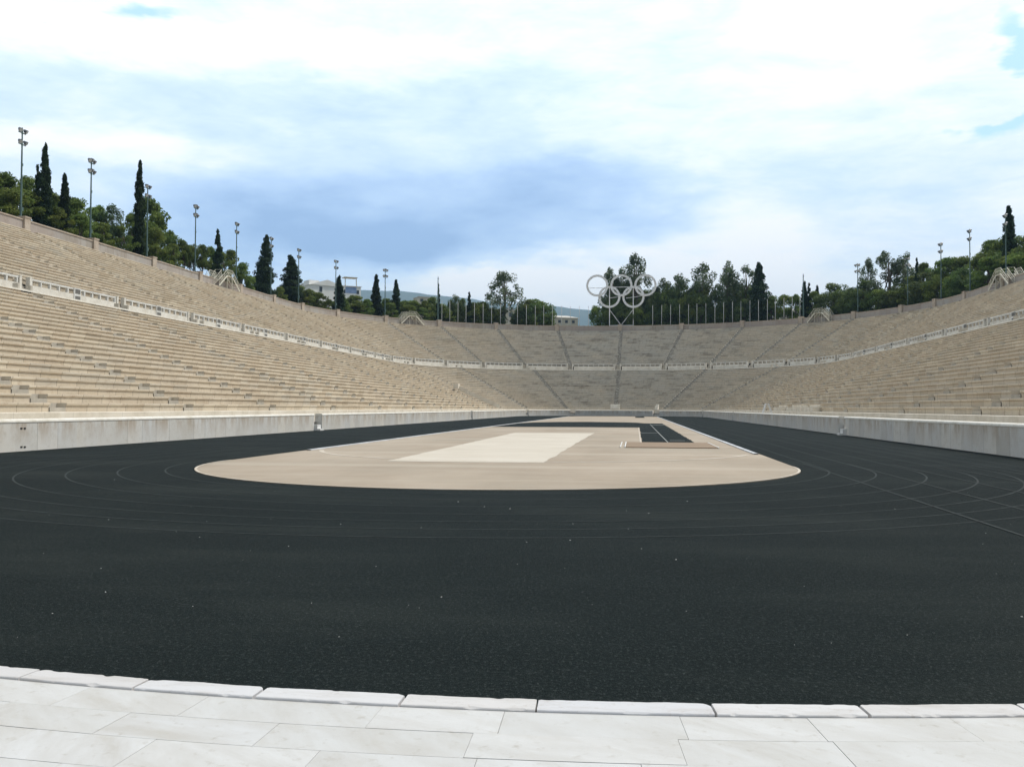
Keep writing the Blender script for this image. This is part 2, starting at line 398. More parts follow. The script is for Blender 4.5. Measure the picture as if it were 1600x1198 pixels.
def leaf_fn(lo, mid, hi):
    def fn(t, b):
        a = t.n('ShaderNodeAttribute', attribute_name='tone').outputs['Fac']
        oi = t.n('ShaderNodeObjectInfo').outputs['Random']
        c = t.ramp(a, [(0, lo), (.5, mid), (1, hi)])
        h = t.n('ShaderNodeHueSaturation', i_Hue=t.math('ADD', .485, t.math('MULTIPLY', oi, .03)), i_Value=t.math('ADD', .8, t.math('MULTIPLY', oi, .4)), i_Color=c).outputs[0]
        tr = t.n('ShaderNodeBsdfTranslucent', i_Color=h)
        ms = t.n('ShaderNodeMixShader', i_0=.45); t.link(b.outputs[0], ms.inputs[1]); t.link(tr.outputs[0], ms.inputs[2])
        on = [n for n in t.nt.nodes if n.type == 'OUTPUT_MATERIAL'][0]; t.link(ms.outputs[0], on.inputs[0])
        return h
    return fn
M['pine'] = material('pine_needles', leaf_fn((.060, .098, .026), (.13, .185, .042), (.25, .30, .068)), rough=.7, spec=.2)
M['cypress'] = material('cypress_scale_leaves', leaf_fn((.018, .036, .018), (.032, .058, .026), (.055, .088, .036)), rough=.75, spec=.2)
M['gum'] = material('eucalyptus_leaves', leaf_fn((.052, .080, .040), (.10, .14, .068), (.175, .215, .115)), rough=.6, spec=.25)
M['broad'] = material('broadleaf', leaf_fn((.048, .085, .028), (.10, .152, .045), (.18, .23, .068)), rough=.6, spec=.25)

# ------------------------------------------------------------------ ground, track, infield
g = MB()
for (x0, x1, y0, y1) in [(-9000, 9000, -3000, 12000)]:
    g.face([(x0, y0, -.4), (x1, y0, -.4), (x1, y1, -.4), (x0, y1, -.4)])
tag(g.build('ground', M['ground']), kind='structure')
def arcpts(cx, cy, r, a0, a1, n): return [(cx+r*math.sin(R(a0+(a1-a0)*i/n)), cy+r*math.cos(R(a0+(a1-a0)*i/n))) for i in range(n+1)]
def flat(name, pts, z, mat, kind='structure', skirt=0., rag=0.):
    if rag:
        q = []
        for i in range(len(pts)):
            A_, B_ = Vector(pts[i]), Vector(pts[(i+1) % len(pts)]); d = B_-A_; n = max(1, int(d.length/.35)); nn = Vector((-d.y, d.x)).normalized()
            for k in range(n):
                p = A_+d*k/n; q.append(tuple(p+nn*rag*(rnd.uniform(-.5, .5)+1.6*__import__('mathutils').noise.noise((p.x*.7, p.y*.7, 4)))))
        pts = q
    b = MB(); b.face([(x, y, z) for x, y in pts], [(x, y) for x, y in pts])
    if skirt:
        for i in range(len(pts)):
            a, c = pts[i], pts[(i+1) % len(pts)]
            b.face([(c[0], c[1], z), (a[0], a[1], z), (a[0], a[1], z-skirt), (c[0], c[1], z-skirt)])
    o = b.build(name, mat)
    if kind: tag(o, kind=kind)
    return o
KC, KR = (2.95, 21.4), 16.72            # the kerb follows a wide arc
trk = arcpts(KC[0], KC[1], KR-.02, 180+64, 180-64, 60)
outline = [(-17.0, 15.5)]+[p for p in trk]+[(18.5, 15.5), (17.0, 20)]
trk_pts = [(-17.0, YC)]+[(-17.0, 14.2)]+trk+[(18.2, 14.2), (17.0, 20), (17.0, YC)]+arcpts(0, YC, 17.0, 90, -90, 40)[1:-1]
flat('running_track', trk_pts[::-1] if False else trk_pts, 0.0, M['track'])
# infield: straight sides with a half circle at either end
FCX, FR, FY0, FY1 = .5, 7.95, 24.9, 163.0
fld = arcpts(FCX, FY0, FR, 270, 90, 48)+arcpts(FCX, FY1, FR, 90, -90, 48)
flat('infield', fld, .012, M['sand'], skirt=.02)
# thin pale lip round the near end of the sand
def strip(name, path, w, z, mat, kind='structure', th=0.):
    b = MB(); n = len(path); L = 0
    lr = []
    for i, p in enumerate(path):
        a = Vector(path[max(i-1, 0)]); c = Vector(path[min(i+1, n-1)]); d = (c-a).normalized(); nn = Vector((-d.y, d.x))
        lr.append((Vector(p)+nn*w/2, Vector(p)-nn*w/2))
    for i in range(n-1):
        (a, b0), (c, d0) = lr[i], lr[i+1]
        b.face([(a.x, a.y, z), (b0.x, b0.y, z), (d0.x, d0.y, z), (c.x, c.y, z)])
        if th:
            b.face([(a.x, a.y, z-th), (a.x, a.y, z), (c.x, c.y, z), (c.x, c.y, z-th)])
            b.face([(d0.x, d0.y, z-th), (d0.x, d0.y, z), (b0.x, b0.y, z), (b0.x, b0.y, z-th)])
    return b, name, mat, kind
def put(*bs):
    b0, name, mat, kind = bs[0]
    for bb in bs[1:]:
        n = len(b0.v); b0.v += bb[0].v; b0.f += [tuple(i+n for i in f) for f in bb[0].f]; b0.uv += bb[0].uv
    o = b0.build(name, mat)
    if kind: tag(o, kind=kind)
    return o
put(strip('infield_rim', arcpts(FCX, FY0, FR-.03, 272, 88, 60), .06, .020, M['sandedge']))
# pale edging on the straights and the worn inner arc
put(strip('infield_edging', [(FCX-FR+.16, 31.2), (FCX-FR+.16, FY1)], .15, .045, M['kerbwhite'], th=.05),
    strip('', [(FCX+FR-.16, 31.6), (FCX+FR-.16, FY1)], .15, .045, M['kerbwhite'], th=.05))
put(strip('worn_arc_line', arcpts(FCX+.05, 33.6, FR-.2, 254, 106, 60), .16, .018, M['sandedge']))
flat('pale_sand_patch', [(-2.85, 25.55), (-.9, 25.42), (1.67, 25.6), (1.7, 40), (1.78, 56.2), (-3.1, 55.8), (-2.95, 38)], .017, M['patch'], rag=.035)
band = [(4.56, 41.25), (6.92, 41.3), (6.98, 70), (7.02, 93), (5.2, 93.5), (4.6, 97), (2.2, 99.5), (-1, 101), (-4, 99), (-6.2, 95), (-7.15, 90), (-7.15, 72.2), (-2, 72.8), (4.64, 73.2)]
flat('jump_runway', band[::-1], .018, M['track'], rag=.03)
put(strip('runway_lines', [(5.72, 41.4), (5.72, 88)], .05, .023, M['freshline']), strip('', [(4.6, 57.2), (5.7, 57.3)], .35, .023, M['freshline']),
    strip('', [(5.9, 44.2), (6.6, 44.2)], .3, .023, M['freshline']), strip('', [(5.8, 84), (6.95, 84)], .9, .023, M['freshline']))
put(strip('runway_border', [(4.5, 41.3), (4.56, 73.0), (-6.9, 72.05)], .07, .022, M['sandedge']))
flat('runway_far_strip', [(4.4, 146), (5.9, 146), (5.95, 166.5), (4.45, 166.5)], .018, M['track'])
for (xx, yy, ww) in [(-3.4, 66, 1.0), (.6, 66, 1.1), (3.4, 63, .9)]:
    pass
put(strip('chalk_dashes', [(-4.2, 64.8), (-2.9, 64.8)], .5, .017, M['sandedge']), strip('', [(-1.4, 66.0), (-.2, 66.0)], .5, .017, M['sandedge']), strip('', [(2.3, 65.2), (3.1, 65.2)], .45, .017, M['white']))
# jumping pit
pit = empty('sand_pit', (5.65, 38.5, 0))
b = MB(); b.box((0, 0, .03), (3.55, 5.2, .03)); b.build('sand_bed', M['brown'], pit)
for (dx, dy, sx, sy) in [(-1.80, 0, .04, 5.3), (-1.98, 0, .035, 5.3), (1.80, 0, .035, 5.3)]:
    b = MB(); b.box((dx, dy, .03), (sx, sy, .05)); b.build('edge_board', M['white'], pit)
tag(pit, 'long brown sand pit with white edge boards at the near end of the runway', 'sand pit')
# lane lines
lines = []
for i, r in enumerate([8.62, 9.68, 10.76, 11.78, 12.66, 13.45, 14.2]):
    path = [(FCX-r, 150), (FCX-r, FY0)]+arcpts(FCX, FY0, r, 270, 90, 60)[1:-1]+[(FCX+r, FY0), (FCX+r, 150)]
    lines.append(strip('lane_lines', path, .042, .004, M['line']))
for x in (8.98, 10.22, 11.42, 12.5, 13.5):
    lines.append(strip('', [(x, 11.2 if x > 9.5 else 9.9), (x, FY0+2)], .05, .008, M['line']))
put(*lines)
# white grit scattered on the rubber
b = MB()
for i in range(120):
    a = rnd.uniform(-.8, .8); y = 5.4+abs(rnd.gauss(0, 6)); x = rnd.uniform(-9, 13)
    if math.hypot(x-KC[0], y-KC[1]) > KR-.3 and y < 12: continue
    if math.hypot(x-FCX, y-FY0) < FR+.3: continue
    s = rnd.choice([.002, .002, .003, .003, .005])*(1+y*.03)
    ang = rnd.uniform(0, 3); P = [(x+math.cos(ang+k*1.57)*s*(1+.8*(k % 2)), y+math.sin(ang+k*1.57)*s*(1+.8*(k % 2))) for k in range(4)]
    b.face([(*p, .004) for p in P]); b.face([(*P[0], .004), (*P[1], .004), (x, y, .004+s)]); b.face([(*P[2], .004), (*P[3], .004), (x, y, .004+s)])
tag(b.build('white_grit', M['speck']), 'white grit scattered over the black track', 'grit', kind='stuff')

# ------------------------------------------------------------------ paved marble in the foreground and its kerb
base = arcpts(KC[0], KC[1], KR-.05, 180+64, 180-64, 60)+[(22, 13), (22, -30), (-18, -30), (-18, 13)]
flat('forecourt_bed', base[::-1], .012, M['gap'])
b = MB(); rr = KR+.17; ringi = 0
rows = [.315, .30, .33, .46, .5, .5, .5, .6, .6, .6, .8, .8, 1, 1, 1, 1, 1.2, 1.2]
for dr in rows:
    r0, r1 = rr+.0014, rr+dr-.0014
    a = -64+rnd.uniform(0, 2)
    lim = 64
    while a < lim:
        L = rnd.choice([.62, .7, .78, .86, .94]); da = math.degrees(L/rr)
        a2 = min(a+da, lim); ga = math.degrees(.0012/rr); n = 3
        hz = .058+rnd.uniform(-.0012, .0012); tl = rnd.uniform(-.0015, .0015); key = (ringi*1.37+.11, a*.731)
        rot = rnd.uniform(-.25, .25)
        pts0 = arcpts(KC[0], KC[1], r0, 180+a+ga, 180+a2-ga, n); pts1 = arcpts(KC[0], KC[1], r1, 180+a+ga, 180+a2-ga, n)
        ring = pts0+pts1[::-1]
        b.face([(x, y, hz) for x, y in ring], [key]*len(ring))
        m = len(ring)
        for i in range(m):
            p, q = ring[i], ring[(i+1) % m]
            b.face([(q[0], q[1], hz), (p[0], p[1], hz), (p[0], p[1], .012), (q[0], q[1], .012)], [key]*4)
        a = a2
    rr += dr; ringi += 1
tag(b.build('marble_pavement', M['slab']), kind='structure')
# kerb stones: joints measured along the arc
jx = [-10.9, -10.3, -9.6, -8.9, -8.2, -7.4, -6.6, -5.8, -4.95, -4.1, -3.3, -2.55, -1.75, -.95, -.22, .58, 1.32, 2.19, 2.875, 3.645, 4.333, 5.04, 5.72, 6.45, 7.2, 7.95, 8.7, 9.45, 10.2, 11.0, 11.8, 12.6, 13.3, 14.0]
def kang(x): return math.degrees(math.asin((x-KC[0])/KR))
from mathutils import noise as mnoise
klab = ['pale marble kerb block, {} from the left edge of the photo']
vis = 0
for i in range(len(jx)-1):
    a0, a1 = kang(jx[i]), kang(jx[i+1])
    mid = (a0+a1)/2; am = R(180+mid)
    O = Vector((KC[0]+KR*math.sin(am), KC[1]+KR*math.cos(am), 0))
    b = MB(); nA = 60; prof = 7
    gap = math.degrees(rnd.choice([.004, .006, .009])/KR)
    c0, c1 = rnd.choice([.005, .008, .014, .035]), rnd.choice([.005, .008, .014, .03])
    W = .168; grid = []
    for k in range(nA+1):
        f = k/nA; a = a0+gap+(a1-a0-2*gap)*f
        s = (a1-a0)*math.pi/180*KR
        e0, e1 = f*s, (1-f)*s
        nse = mnoise.noise((a*2.1, 3.3, i*.7))*.007+mnoise.noise((a*9., 1.3, 0))*.0035
        cut = max(0, 1-e0/c0)**1.6*c0*1.1+max(0, 1-e1/c1)**1.6*c1*1.1     # worn corners on the track side
        ri = KR-.001+nse+cut; ro = KR+W+mnoise.noise((a*6., 7.7, 0))*.0022
        wob = mnoise.noise((a*1.5, 9.1, 0))*.003
        hz = .072+wob*.7
        chip = max(0, mnoise.noise((a*3.7, 21.5, i*1.3))-.28)*.05
        dip = max(0, mnoise.noise((a*5.1, 31.5, i*2.3))-.22)*.03
        shape = [(ri+chip*.4, -.02), (ri+chip, hz-.012-chip*.6), (ri+chip+.004, hz-.003), (ri+chip+.012, hz), (ro-.007-dip, hz-.0005), (ro-.002-dip*.6, hz-.003-dip*.3), (ro, hz-.007-dip*.4), (ro, .02)]
        row = []
        for (r_, z_) in shape:
            sk = rnd.choice([0]) ; aa = R(180+a)
            row.append((KC[0]+r_*math.sin(aa)-O.x, KC[1]+r_*math.cos(aa)-O.y, z_))
        grid.append(row)
    # slanted, broken joints
    sl = rnd.uniform(-.02, .045)
    for k in range(nA):
        for j in range(len(grid[0])-1):
            b.face([grid[k][j], grid[k][j+1], grid[k+1][j+1], grid[k+1][j]])
    b.face(grid[0][::-1]); b.face(grid[-1])
    o = b.build('kerb_stone', M['kerb']); o.location = O
    x = jx[i]
    if 0.3 < jx[i+1] and jx[i] < 6.2:
        lab = 'worn marble kerb block along the track edge, %s from the left edge of the photo' % ORD[vis]; vis += 1
    else:
        lab = 'worn marble kerb block outside the photo to the %s' % ('left' if x < 1 else 'right')
    tag(o, lab, 'kerb stone', 'marble kerb blocks at the pavement edge')
# ------------------------------------------------------------------ the stands
upA = [90.1, 102.8, 116.5, 130.0, 144.3, 158.6]
UP_ST = [('L', v) for v in (11, 24, 37.4, 50.6, 63.8, 76.9)]+[('L', v) for v in upA]+[('A', v) for v in (-82, -70, -56, -42, -28, -13.6, 1, 15, 28.9, 42.4, 55.2, 67.4, 77.2, 87.4)]+[('R', v) for v in (149.3, 132.6, 117.5, 104.0, 90.5, 77, 63.5, 50, 36.5, 23, 10)]
LO_ST = [('L', v) for v in (13, 25, 36.5, 48.2, 60.2, 73, 87, 100.8, 115.6, 129.6, 144.3, 158.6)]+[('A', v) for v in (-80, -53.5, -26.4, 1.3, 29.4, 55, 78)]+[('R', v) for v in (149, 133, 117.5, 103, 88.5, 74, 59, 46.5, 34, 22, 10)]
AW = .55      # half the width of an aisle
stand = empty('grandstand', (0, YC+HW+12, 0)); 
tag(stand, 'U shaped grandstand of worn tan marble rows in two tiers round the arena', 'grandstand')
SOFF = Vector((0, -(YC+HW+12), 0))
def under(o):
    o.parent = stand; o.location = SOFF; return o
def aw(st): return .42 if st[0] == 'A' else AW
def tier(stations, s, p, n, z, rise):
    sts = [START]+stations+[END]
    for i in range(len(sts)-1):
        a, c = sts[i], sts[i+1]
        prof = []; vs = []
        for k in range(1, n+1):
            sk = s+p*k; z0 = z+rise*(k-1); z1 = z+rise*k
            last = k == n
            prof += [(sk+.07, z0), (sk+.07, z1-.13), (sk+.005, z1-.10), (sk, z1-.02), (sk+.015, z1)]
            vs += [k, k+.4, k+.45, k+.55, k+.6]
        prof.append((s+p*(n+1)+.07 if n == N2 else s+p*n+.3, z+rise*n)); vs.append(n+.95)
        b = MB()
        sh0 = aw(a) if i else 0; sh1 = aw(c) if i < len(sts)-2 else 0
        b.sweep(prof, a, c, sh0, sh1, vs, step=1.6)
        # end faces of the rows beside the aisles
        for st, sh, sg in ((a, sh0, 1), (c, sh1, -1)):
            for k in range(1, n+1):
                sk = s+p*k; z0 = z+rise*(k-1); z1 = z+rise*k; s2 = sk+p+.07
                q = []
                for (o_, z_) in ((sk+.07, z0-.25), (s2, z0-.25), (s2, z1), (sk+.015, z1), (sk, z1-.02), (sk+.005, z1-.10), (sk+.07, z1-.13)):
                    x, y = pos(length(st, HW+o_)+sg*sh, o_); q.append((x, y, z_))
                b.face(q if sg < 0 else q[::-1], [(k*3.3, k+.5)]*len(q))
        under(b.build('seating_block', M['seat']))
    for st in stations:
        prof = []
        for k in range(1, n+1):
            sk = s+p*k+.03; z0 = z+rise*(k-1); zm = z0+rise/2; z1 = z+rise*k
            prof += [(sk, z0), (sk, zm), (sk+p*.48, zm), (sk+p*.48, z1)]
        prof.append((s+p*(n+1)+.03, z+rise*n))
        b = MB(); b.sweep(prof, st, st, -aw(st)-.01, -aw(st)-.01, [v*.37 for v in range(len(prof))])
        under(b.build('aisle_stair', M['arcstair' if st[0] == 'A' and abs(st[1]) < 60 else 'upstair' if s > 20 else 'stair']))
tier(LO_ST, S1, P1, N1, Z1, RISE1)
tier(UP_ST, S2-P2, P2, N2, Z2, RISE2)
# lowest step, a paler band of marble, and the passage behind the podium wall
b = MB(); b.sweep([(S1, .45), (S1, Z1-.02), (S1+.02, Z1), (S1+P1+.10, Z1)], START, END, vs=[0, .4, .5, 1], step=1.6)
under(b.build('front_step', M['coping']))
b = MB(); b.sweep([(.3, .55), (S1+.05, .55)], START, END, step=1.6); under(b.build('passage', M['stair']))
# walkway between the tiers with its bright edge
WS = S1+P1*N1
b = MB(); b.sweep([(WS-.035, ZW-.12), (WS-.035, ZW+.012), (WS+.42, ZW+.012), (WS+.42, ZW+.002), (25.35, ZW+.002)], START, END, vs=[0, .3, .8, .8, 2], step=1.6)
under(b.build('walkway', M['lip']))
# top ledge at the foot of the perimeter wall
b = MB(); b.sweep([(S2+P2*(N2-1)+.9, ZB-.003), (OW+.1, ZB+.0)], START, END, step=1.6); under(b.build('top_ledge', M['coping']))
# short marble cheek blocks at the head of the lower aisles
for st in LO_ST:
    for sg in (-1, 1):
        b = MB(); l = length(st, HW+WS)+sg*(AW+.16); x, y = pos(l, WS+.35); nn = normal(l, WS)
        b.box((x, y, ZW+.20), (.22, .4, .40), ax=(Vector((nn.y, -nn.x, 0)), nn, Vector((0, 0, 1))))
        under(b.build('stair_cheek', M['stair']))
# ------------------------------------------------------------------ balustrade wall at the back of the walkway
bal = empty('balustrade', (0, YC+HW+25.3, ZW)); BOFF = Vector((0, -(YC+HW+25.3), -ZW))
tag(bal, 'white marble balustrade wall with slotted railing along the walkway between both tiers', 'balustrade')
def ub(o, p=bal): o.parent = p; o.location = BOFF if p is bal else (0, 0, 0); return o
sts = [START]+UP_ST+[END]
BO = 25.35; HB, HR = .96, 1.48
for i in range(len(sts)-1):
    a, c = sts[i], sts[i+1]
    sh0 = .74 if i else 0; sh1 = .74 if i < len(sts)-2 else 0
    b = MB(); b.sweep([(BO, ZW), (BO, ZW+HB), (BO+.3, ZW+HB), (BO+.3, ZW)], a, c, sh0, sh1, caps=True, step=1.6)
    ub(b.build('base_wall', M['balwall']))
    b = MB(); b.sweep([(BO+.02, ZW+HR-.13), (BO+.02, ZW+HR), (BO+.26, ZW+HR), (BO+.26, ZW+HR-.13), (BO+.02, ZW+HR-.13)], a, c, sh0, sh1, step=1.6)
    rr = HW+BO; A = length(a, rr)+sh0; B = length(c, rr)-sh1; m = max(2, int(round((B-A)/1.12)))
    for k in range(m+1):
        l = A+.09+(B-A-.18)*k/m; x, y = pos(l, BO+.14); nn = normal(l, BO)
        b.box((x, y, ZW+(HB+HR-.13)/2), (.15, .2, HR-.12-HB), ax=(Vector((nn.y, -nn.x, 0)), nn, Vector((0, 0, 1))))
    ub(b.build('railing', M['rail']))
for st in UP_ST:
    for sg in (-1, 1):
        l = length(st, HW+BO)+sg*.58; x, y = pos(l, BO+.12); nn = normal(l, BO)
        b = MB(); ax = (Vector((nn.y, -nn.x, 0)), nn, Vector((0, 0, 1)))
        b.box((x, y, ZW+.75), (.24, .36, 1.50), ax=ax); b.box((x, y, ZW+1.52), (.28, .40, .05), ax=ax)
        ub(b.build('pier', M['balwall']))
    # steps up through the wall
    prof = []
    for k in range(5):
        prof += [(BO-.25+k*.2, ZW+.21*k), (BO-.25+k*.2, ZW+.21*(k+1))]
    prof.append((BO+1.4, ZW+1.04))
    b = MB(); b.sweep(prof, st, st, -.55, -.55); ub(b.build('wall_stair', M['stair']))
for i in range(len(sts)-1):
    a, c = sts[i], sts[i+1]
    if a[0] == 'A' and c[0] == 'A' : continue
    l = (length(a, HW+BO)+length(c, HW+BO))/2; nn = normal(l, BO); ax = (Vector((nn.y, -nn.x, 0)), nn, Vector((0, 0, 1)))
    x, y = pos(l, BO-.01); b = MB(); b.box((x, y, ZW+.78), (.9, .10, 1.42), ax=ax); ow = ub(b.build('doorway', M['rail']))
    b = MB()
    for zz, hh in ((.60, .42), (1.20, .36)):
        x2, y2 = pos(l, BO-.075); b.box((x2, y2, ZW+zz), (.66, .03, hh), ax=ax)
    o = b.build('opening', M['greyopen']); o.parent = ow
# ------------------------------------------------------------------ podium wall round the arena, broken by the entrances
gaps = [('L', 58.4), ('L', 116.3), ('A', -68.9), ('A', -27.2), ('A', 30.2), ('A', 79.5), ('R', 118.6), ('R', 57.4)]
GW = [.75, .75, .55, .55, .75, .55, .75, .75]
names = ['near the camera on the left side, stained brown under its top', 'along the middle of the left side, between two entrances', 'at the far left side, ending at the bend',
         'along the left of the far bend', 'at the far end, facing the camera', 'along the right of the far bend', 'at the far right side beyond the second entrance',
         'along the middle of the right side, below the white trestle', 'near the camera on the right side, grey and shaded']
sts = [START]+gaps+[END]; gws = [0]+GW+[0]
PH = 1.106
rad = [(.0+.10-.10*math.cos(R(t)), PH-.10+.10*math.sin(R(t))) for t in (0, 30, 60, 90)]
pprof = [(0, -.02), (0, PH-.10)]+rad[1:]+[(.42, PH), (.5, PH-.08), (.5, .5)]
for i in range(len(sts)-1):
    w = empty('podium_wall')
    b = MB(); b.sweep([(0, -.02), (0, PH-.13)], sts[i], sts[i+1], gws[i], gws[i+1], vs=[0, 1], step=1.6)
    for e, sg in ((0, 1), (1, -1)):
        st = sts[i+e]; q = []
        for o_, z_ in ((0, -.02), (.5, -.02), (.5, PH-.13), (0, PH-.13)):
            x, y = pos(length(st, HW+o_)+sg*gws[i+e], o_); q.append((x, y, z_))
        b.face(q if sg < 0 else q[::-1], [(.3, .2), (.8, .2), (.8, 1), (.3, 1)])
    l = (length(sts[i], HW)+length(sts[i+1], HW))/2; x, y = pos(l, 0); w.location = (x, y, 0)
    o = b.build('wall_face', M['podium'], w); o.location = (-x, -y, 0)
    cp = [(-.012, PH-.13), (-.02, PH-.10), (-.012, PH-.055), (.02, PH-.018), (.07, PH), (.44, PH), (.5, PH-.03), (.52, PH-.13)]
    b = MB(); b.sweep(cp, sts[i], sts[i+1], gws[i], gws[i+1], vs=[.1*k for k in range(8)], caps=True, step=1.6)
    o = b.build('coping', M['lip'], w); o.location = (-x, -y, 0)
    if i == 0:
        for px, py in ((33.3, 669), (38.6, 669), (33.3, 698), (38.6, 698)):
            Q = at(px, py, 0); bb = MB(); bb.box((Q.x+.004-x, Q.y-y, Q.z), (.02, .10, .055)); bb.build('vent_hole', M['dark'], w)
    tag(w, 'low marble podium wall '+names[i], 'wall', 'podium wall sections round the track')
gl = ['left side entrance nearer the camera', 'left side entrance further from the camera', 'narrow entrance at the left bend', 'entrance left of the far centre', 'entrance right of the far centre',
      'narrow entrance at the right bend', 'right side entrance further from the camera', 'right side entrance nearer the camera']
for st, gw, lab in zip(gaps, GW, gl):
    l = length(st, HW); x, y = pos(l, .3)
    e = empty('entrance_stair', (x, y, 0))
    prof = []
    for k in range(5): prof += [(.14+.28*k, .20*k-.02), (.14+.28*k, .20*(k+1))]
    prof[-1] = (prof[-1][0], 1.0); prof.append((S1+.02, 1.0))
    b = MB(); b.sweep(prof, st, st, -gw, -gw, vs=[.3*v for v in range(len(prof))])
    o = b.build('steps', M['podium'], e); o.location = (-x, -y, 0)
    tag(e, 'marble steps recessed in the podium wall, '+lab, 'steps', 'entrances through the podium wall')
for st, lab in ((('L', 58.0), 'left'), (('R', 57.0), 'right')):
    l = length(st, HW); x, y = pos(l, -.20); nn = normal(l, 0)
    e = empty('step_block', (x, y, 0), 0)
    for z0, h, d in ((0, .12, .42), (.12, .26, .22)):
        b = MB(); b.box((nn.x*(.21-d/2), 0, z0+h/2), (d, .72, h)); b.build('tread', M['white'], e)
    tag(e, 'white portable step block at the nearer %s entrance' % lab, 'step', 'white step blocks')
# ------------------------------------------------------------------ perimeter wall
pw = empty('perimeter_wall', (0, YC+HW+OW, ZB)); POFF = Vector((0, -(YC+HW+OW), -ZB))
tag(pw, 'stone perimeter wall with coping and square pillars along the top of the stands', 'wall')
b = MB(); b.sweep([(OW, ZB-.1), (OW, ZT-.17), (OW+.45, ZT-.17), (OW+.45, ZB-1.5)], START, END, vs=[0, 1, 1.2, 2], step=1.6)
o = b.build('wall_panel', M['wall'], pw); o.location = POFF
b = MB(); b.sweep([(OW-.09, ZT-.17), (OW-.09, ZT-.03), (OW+.2, ZT), (OW+.52, ZT-.03), (OW+.52, ZT-.17), (OW-.09, ZT-.17)], START, END, vs=[0, .1, .3, .5, .6, .9], step=1.6)
o = b.build('coping', M['wallcap'], pw); o.location = POFF
for st in UP_ST:
    l = length(st, HW+OW); x, y = pos(l, OW+.18); nn = normal(l, OW); ax = (Vector((nn.y, -nn.x, 0)), nn, Vector((0, 0, 1)))
    b = MB(); b.box((x, y, (ZB-.1+ZT+.12)/2), (.92, .84, ZT+.22-ZB), ax=ax); b.box((x, y, ZT+.20), (1.04, .96, .16), ax=ax)
    o = b.build('pillar', M['wallcap'], pw); o.location = POFF
# ------------------------------------------------------------------ terrain behind the wall
def hz(x, y):
    if y < YC: o = abs(x)-HW; side = 1.0
    else:
        d = math.hypot(x, y-YC); o = d-HW; side = max(0, abs(x)/max(d, .01)-.62)/.38; side = side*side*(3-2*side)
    w = max(0, o-OW-4)
    z = ZB-.55
    z += side*min(w*.16, 17)
    z -= (1-side)*min(w*.10, 30)
    if w > 160: z -= min((w-160)*.12, z+1) if z > -1 else 0
    return z
b = MB(); offs = [OW+.1, OW+4, OW+10, OW+18, OW+28, OW+40, OW+60, OW+90, OW+130, OW+180, OW+260, OW+360]
LB = []
stn = [('L', v) for v in range(2, 163, 12)]+[('A', v) for v in range(-90, 91, 6)]+[('R', v) for v in range(162, 1, -12)]
idx = {}
for i, st in enumerate(stn):
    for j, o_ in enumerate(offs):
        x, y = pos(length(st, HW+o_), o_); z = hz(x, y)+(mnoise.noise((x*.06, y*.06, 0))*1.2 if j > 1 else 0)
        idx[i, j] = len(b.v); b.v.append((x, y, z))
for i in range(len(stn)-1):
    for j in range(len(offs)-1):
        q = (idx[i, j], idx[i, j+1], idx[i+1, j+1], idx[i+1, j]); b.f.append(q); b.uv += [(b.v[k][0], b.v[k][1]) for k in q]
tag(b.build('hillside', M['hill'], smooth=True), kind='structure')
# far mountain: ridge heights as slope seen from the arena
ridge = [(-60, .03), (-45, .06), (-34, .095), (-26, .112), (-21.5, .1186), (-17.3, .1264), (-14.9, .1259), (-12.1, .1197), (-8.5, .1132), (-5.2, .1112), (-2.6, .1068), (.4, .098), (4, .088), (8, .08), (14, .065), (24, .05), (40, .03), (60, .02)]
b = MB(); nd = 26; na = 240; D0, D1 = 3600., 6200.
for i in range(na+1):
    a = -60+120*i/na
    for k in range(len(ridge)-1):
        if ridge[k][0] <= a <= ridge[k+1][0]:
            f = (a-ridge[k][0])/(ridge[k+1][0]-ridge[k][0]); f = f*f*(3-2*f)*.5+f*.5; s = ridge[k][1]*(1-f)+ridge[k+1][1]*f
    for j in range(nd+1):
        t = j/nd; d = D0+(D1-D0)*t
        prof = math.sin(min(t/.62, 1)*math.pi/2)**1.4 if t < .62 else math.cos((t-.62)/.38*math.pi/2)
        h = s*(D0+(D1-D0)*.62)*prof
        x = CX+d*math.sin(R(a)); y = d*math.cos(R(a))
        h += mnoise.fractal((x*.0016, y*.0016, 2), .8, 2.1, 5)*38*min(1, t*3)*(.25+.75*abs(t-.62)/.62)
        h += mnoise.noise((a*.9, 5, 0))*5*prof
        b.v.append((x, y, h-20*(t < .01)))
for i in range(na):
    for j in range(nd):
        q = (i*(nd+1)+j, (i+1)*(nd+1)+j, (i+1)*(nd+1)+j+1, i*(nd+1)+j+1); b.f.append(q); b.uv += [(0, 0)]*4
tag(b.build('mountain', M['mount'], smooth=True), kind='structure')

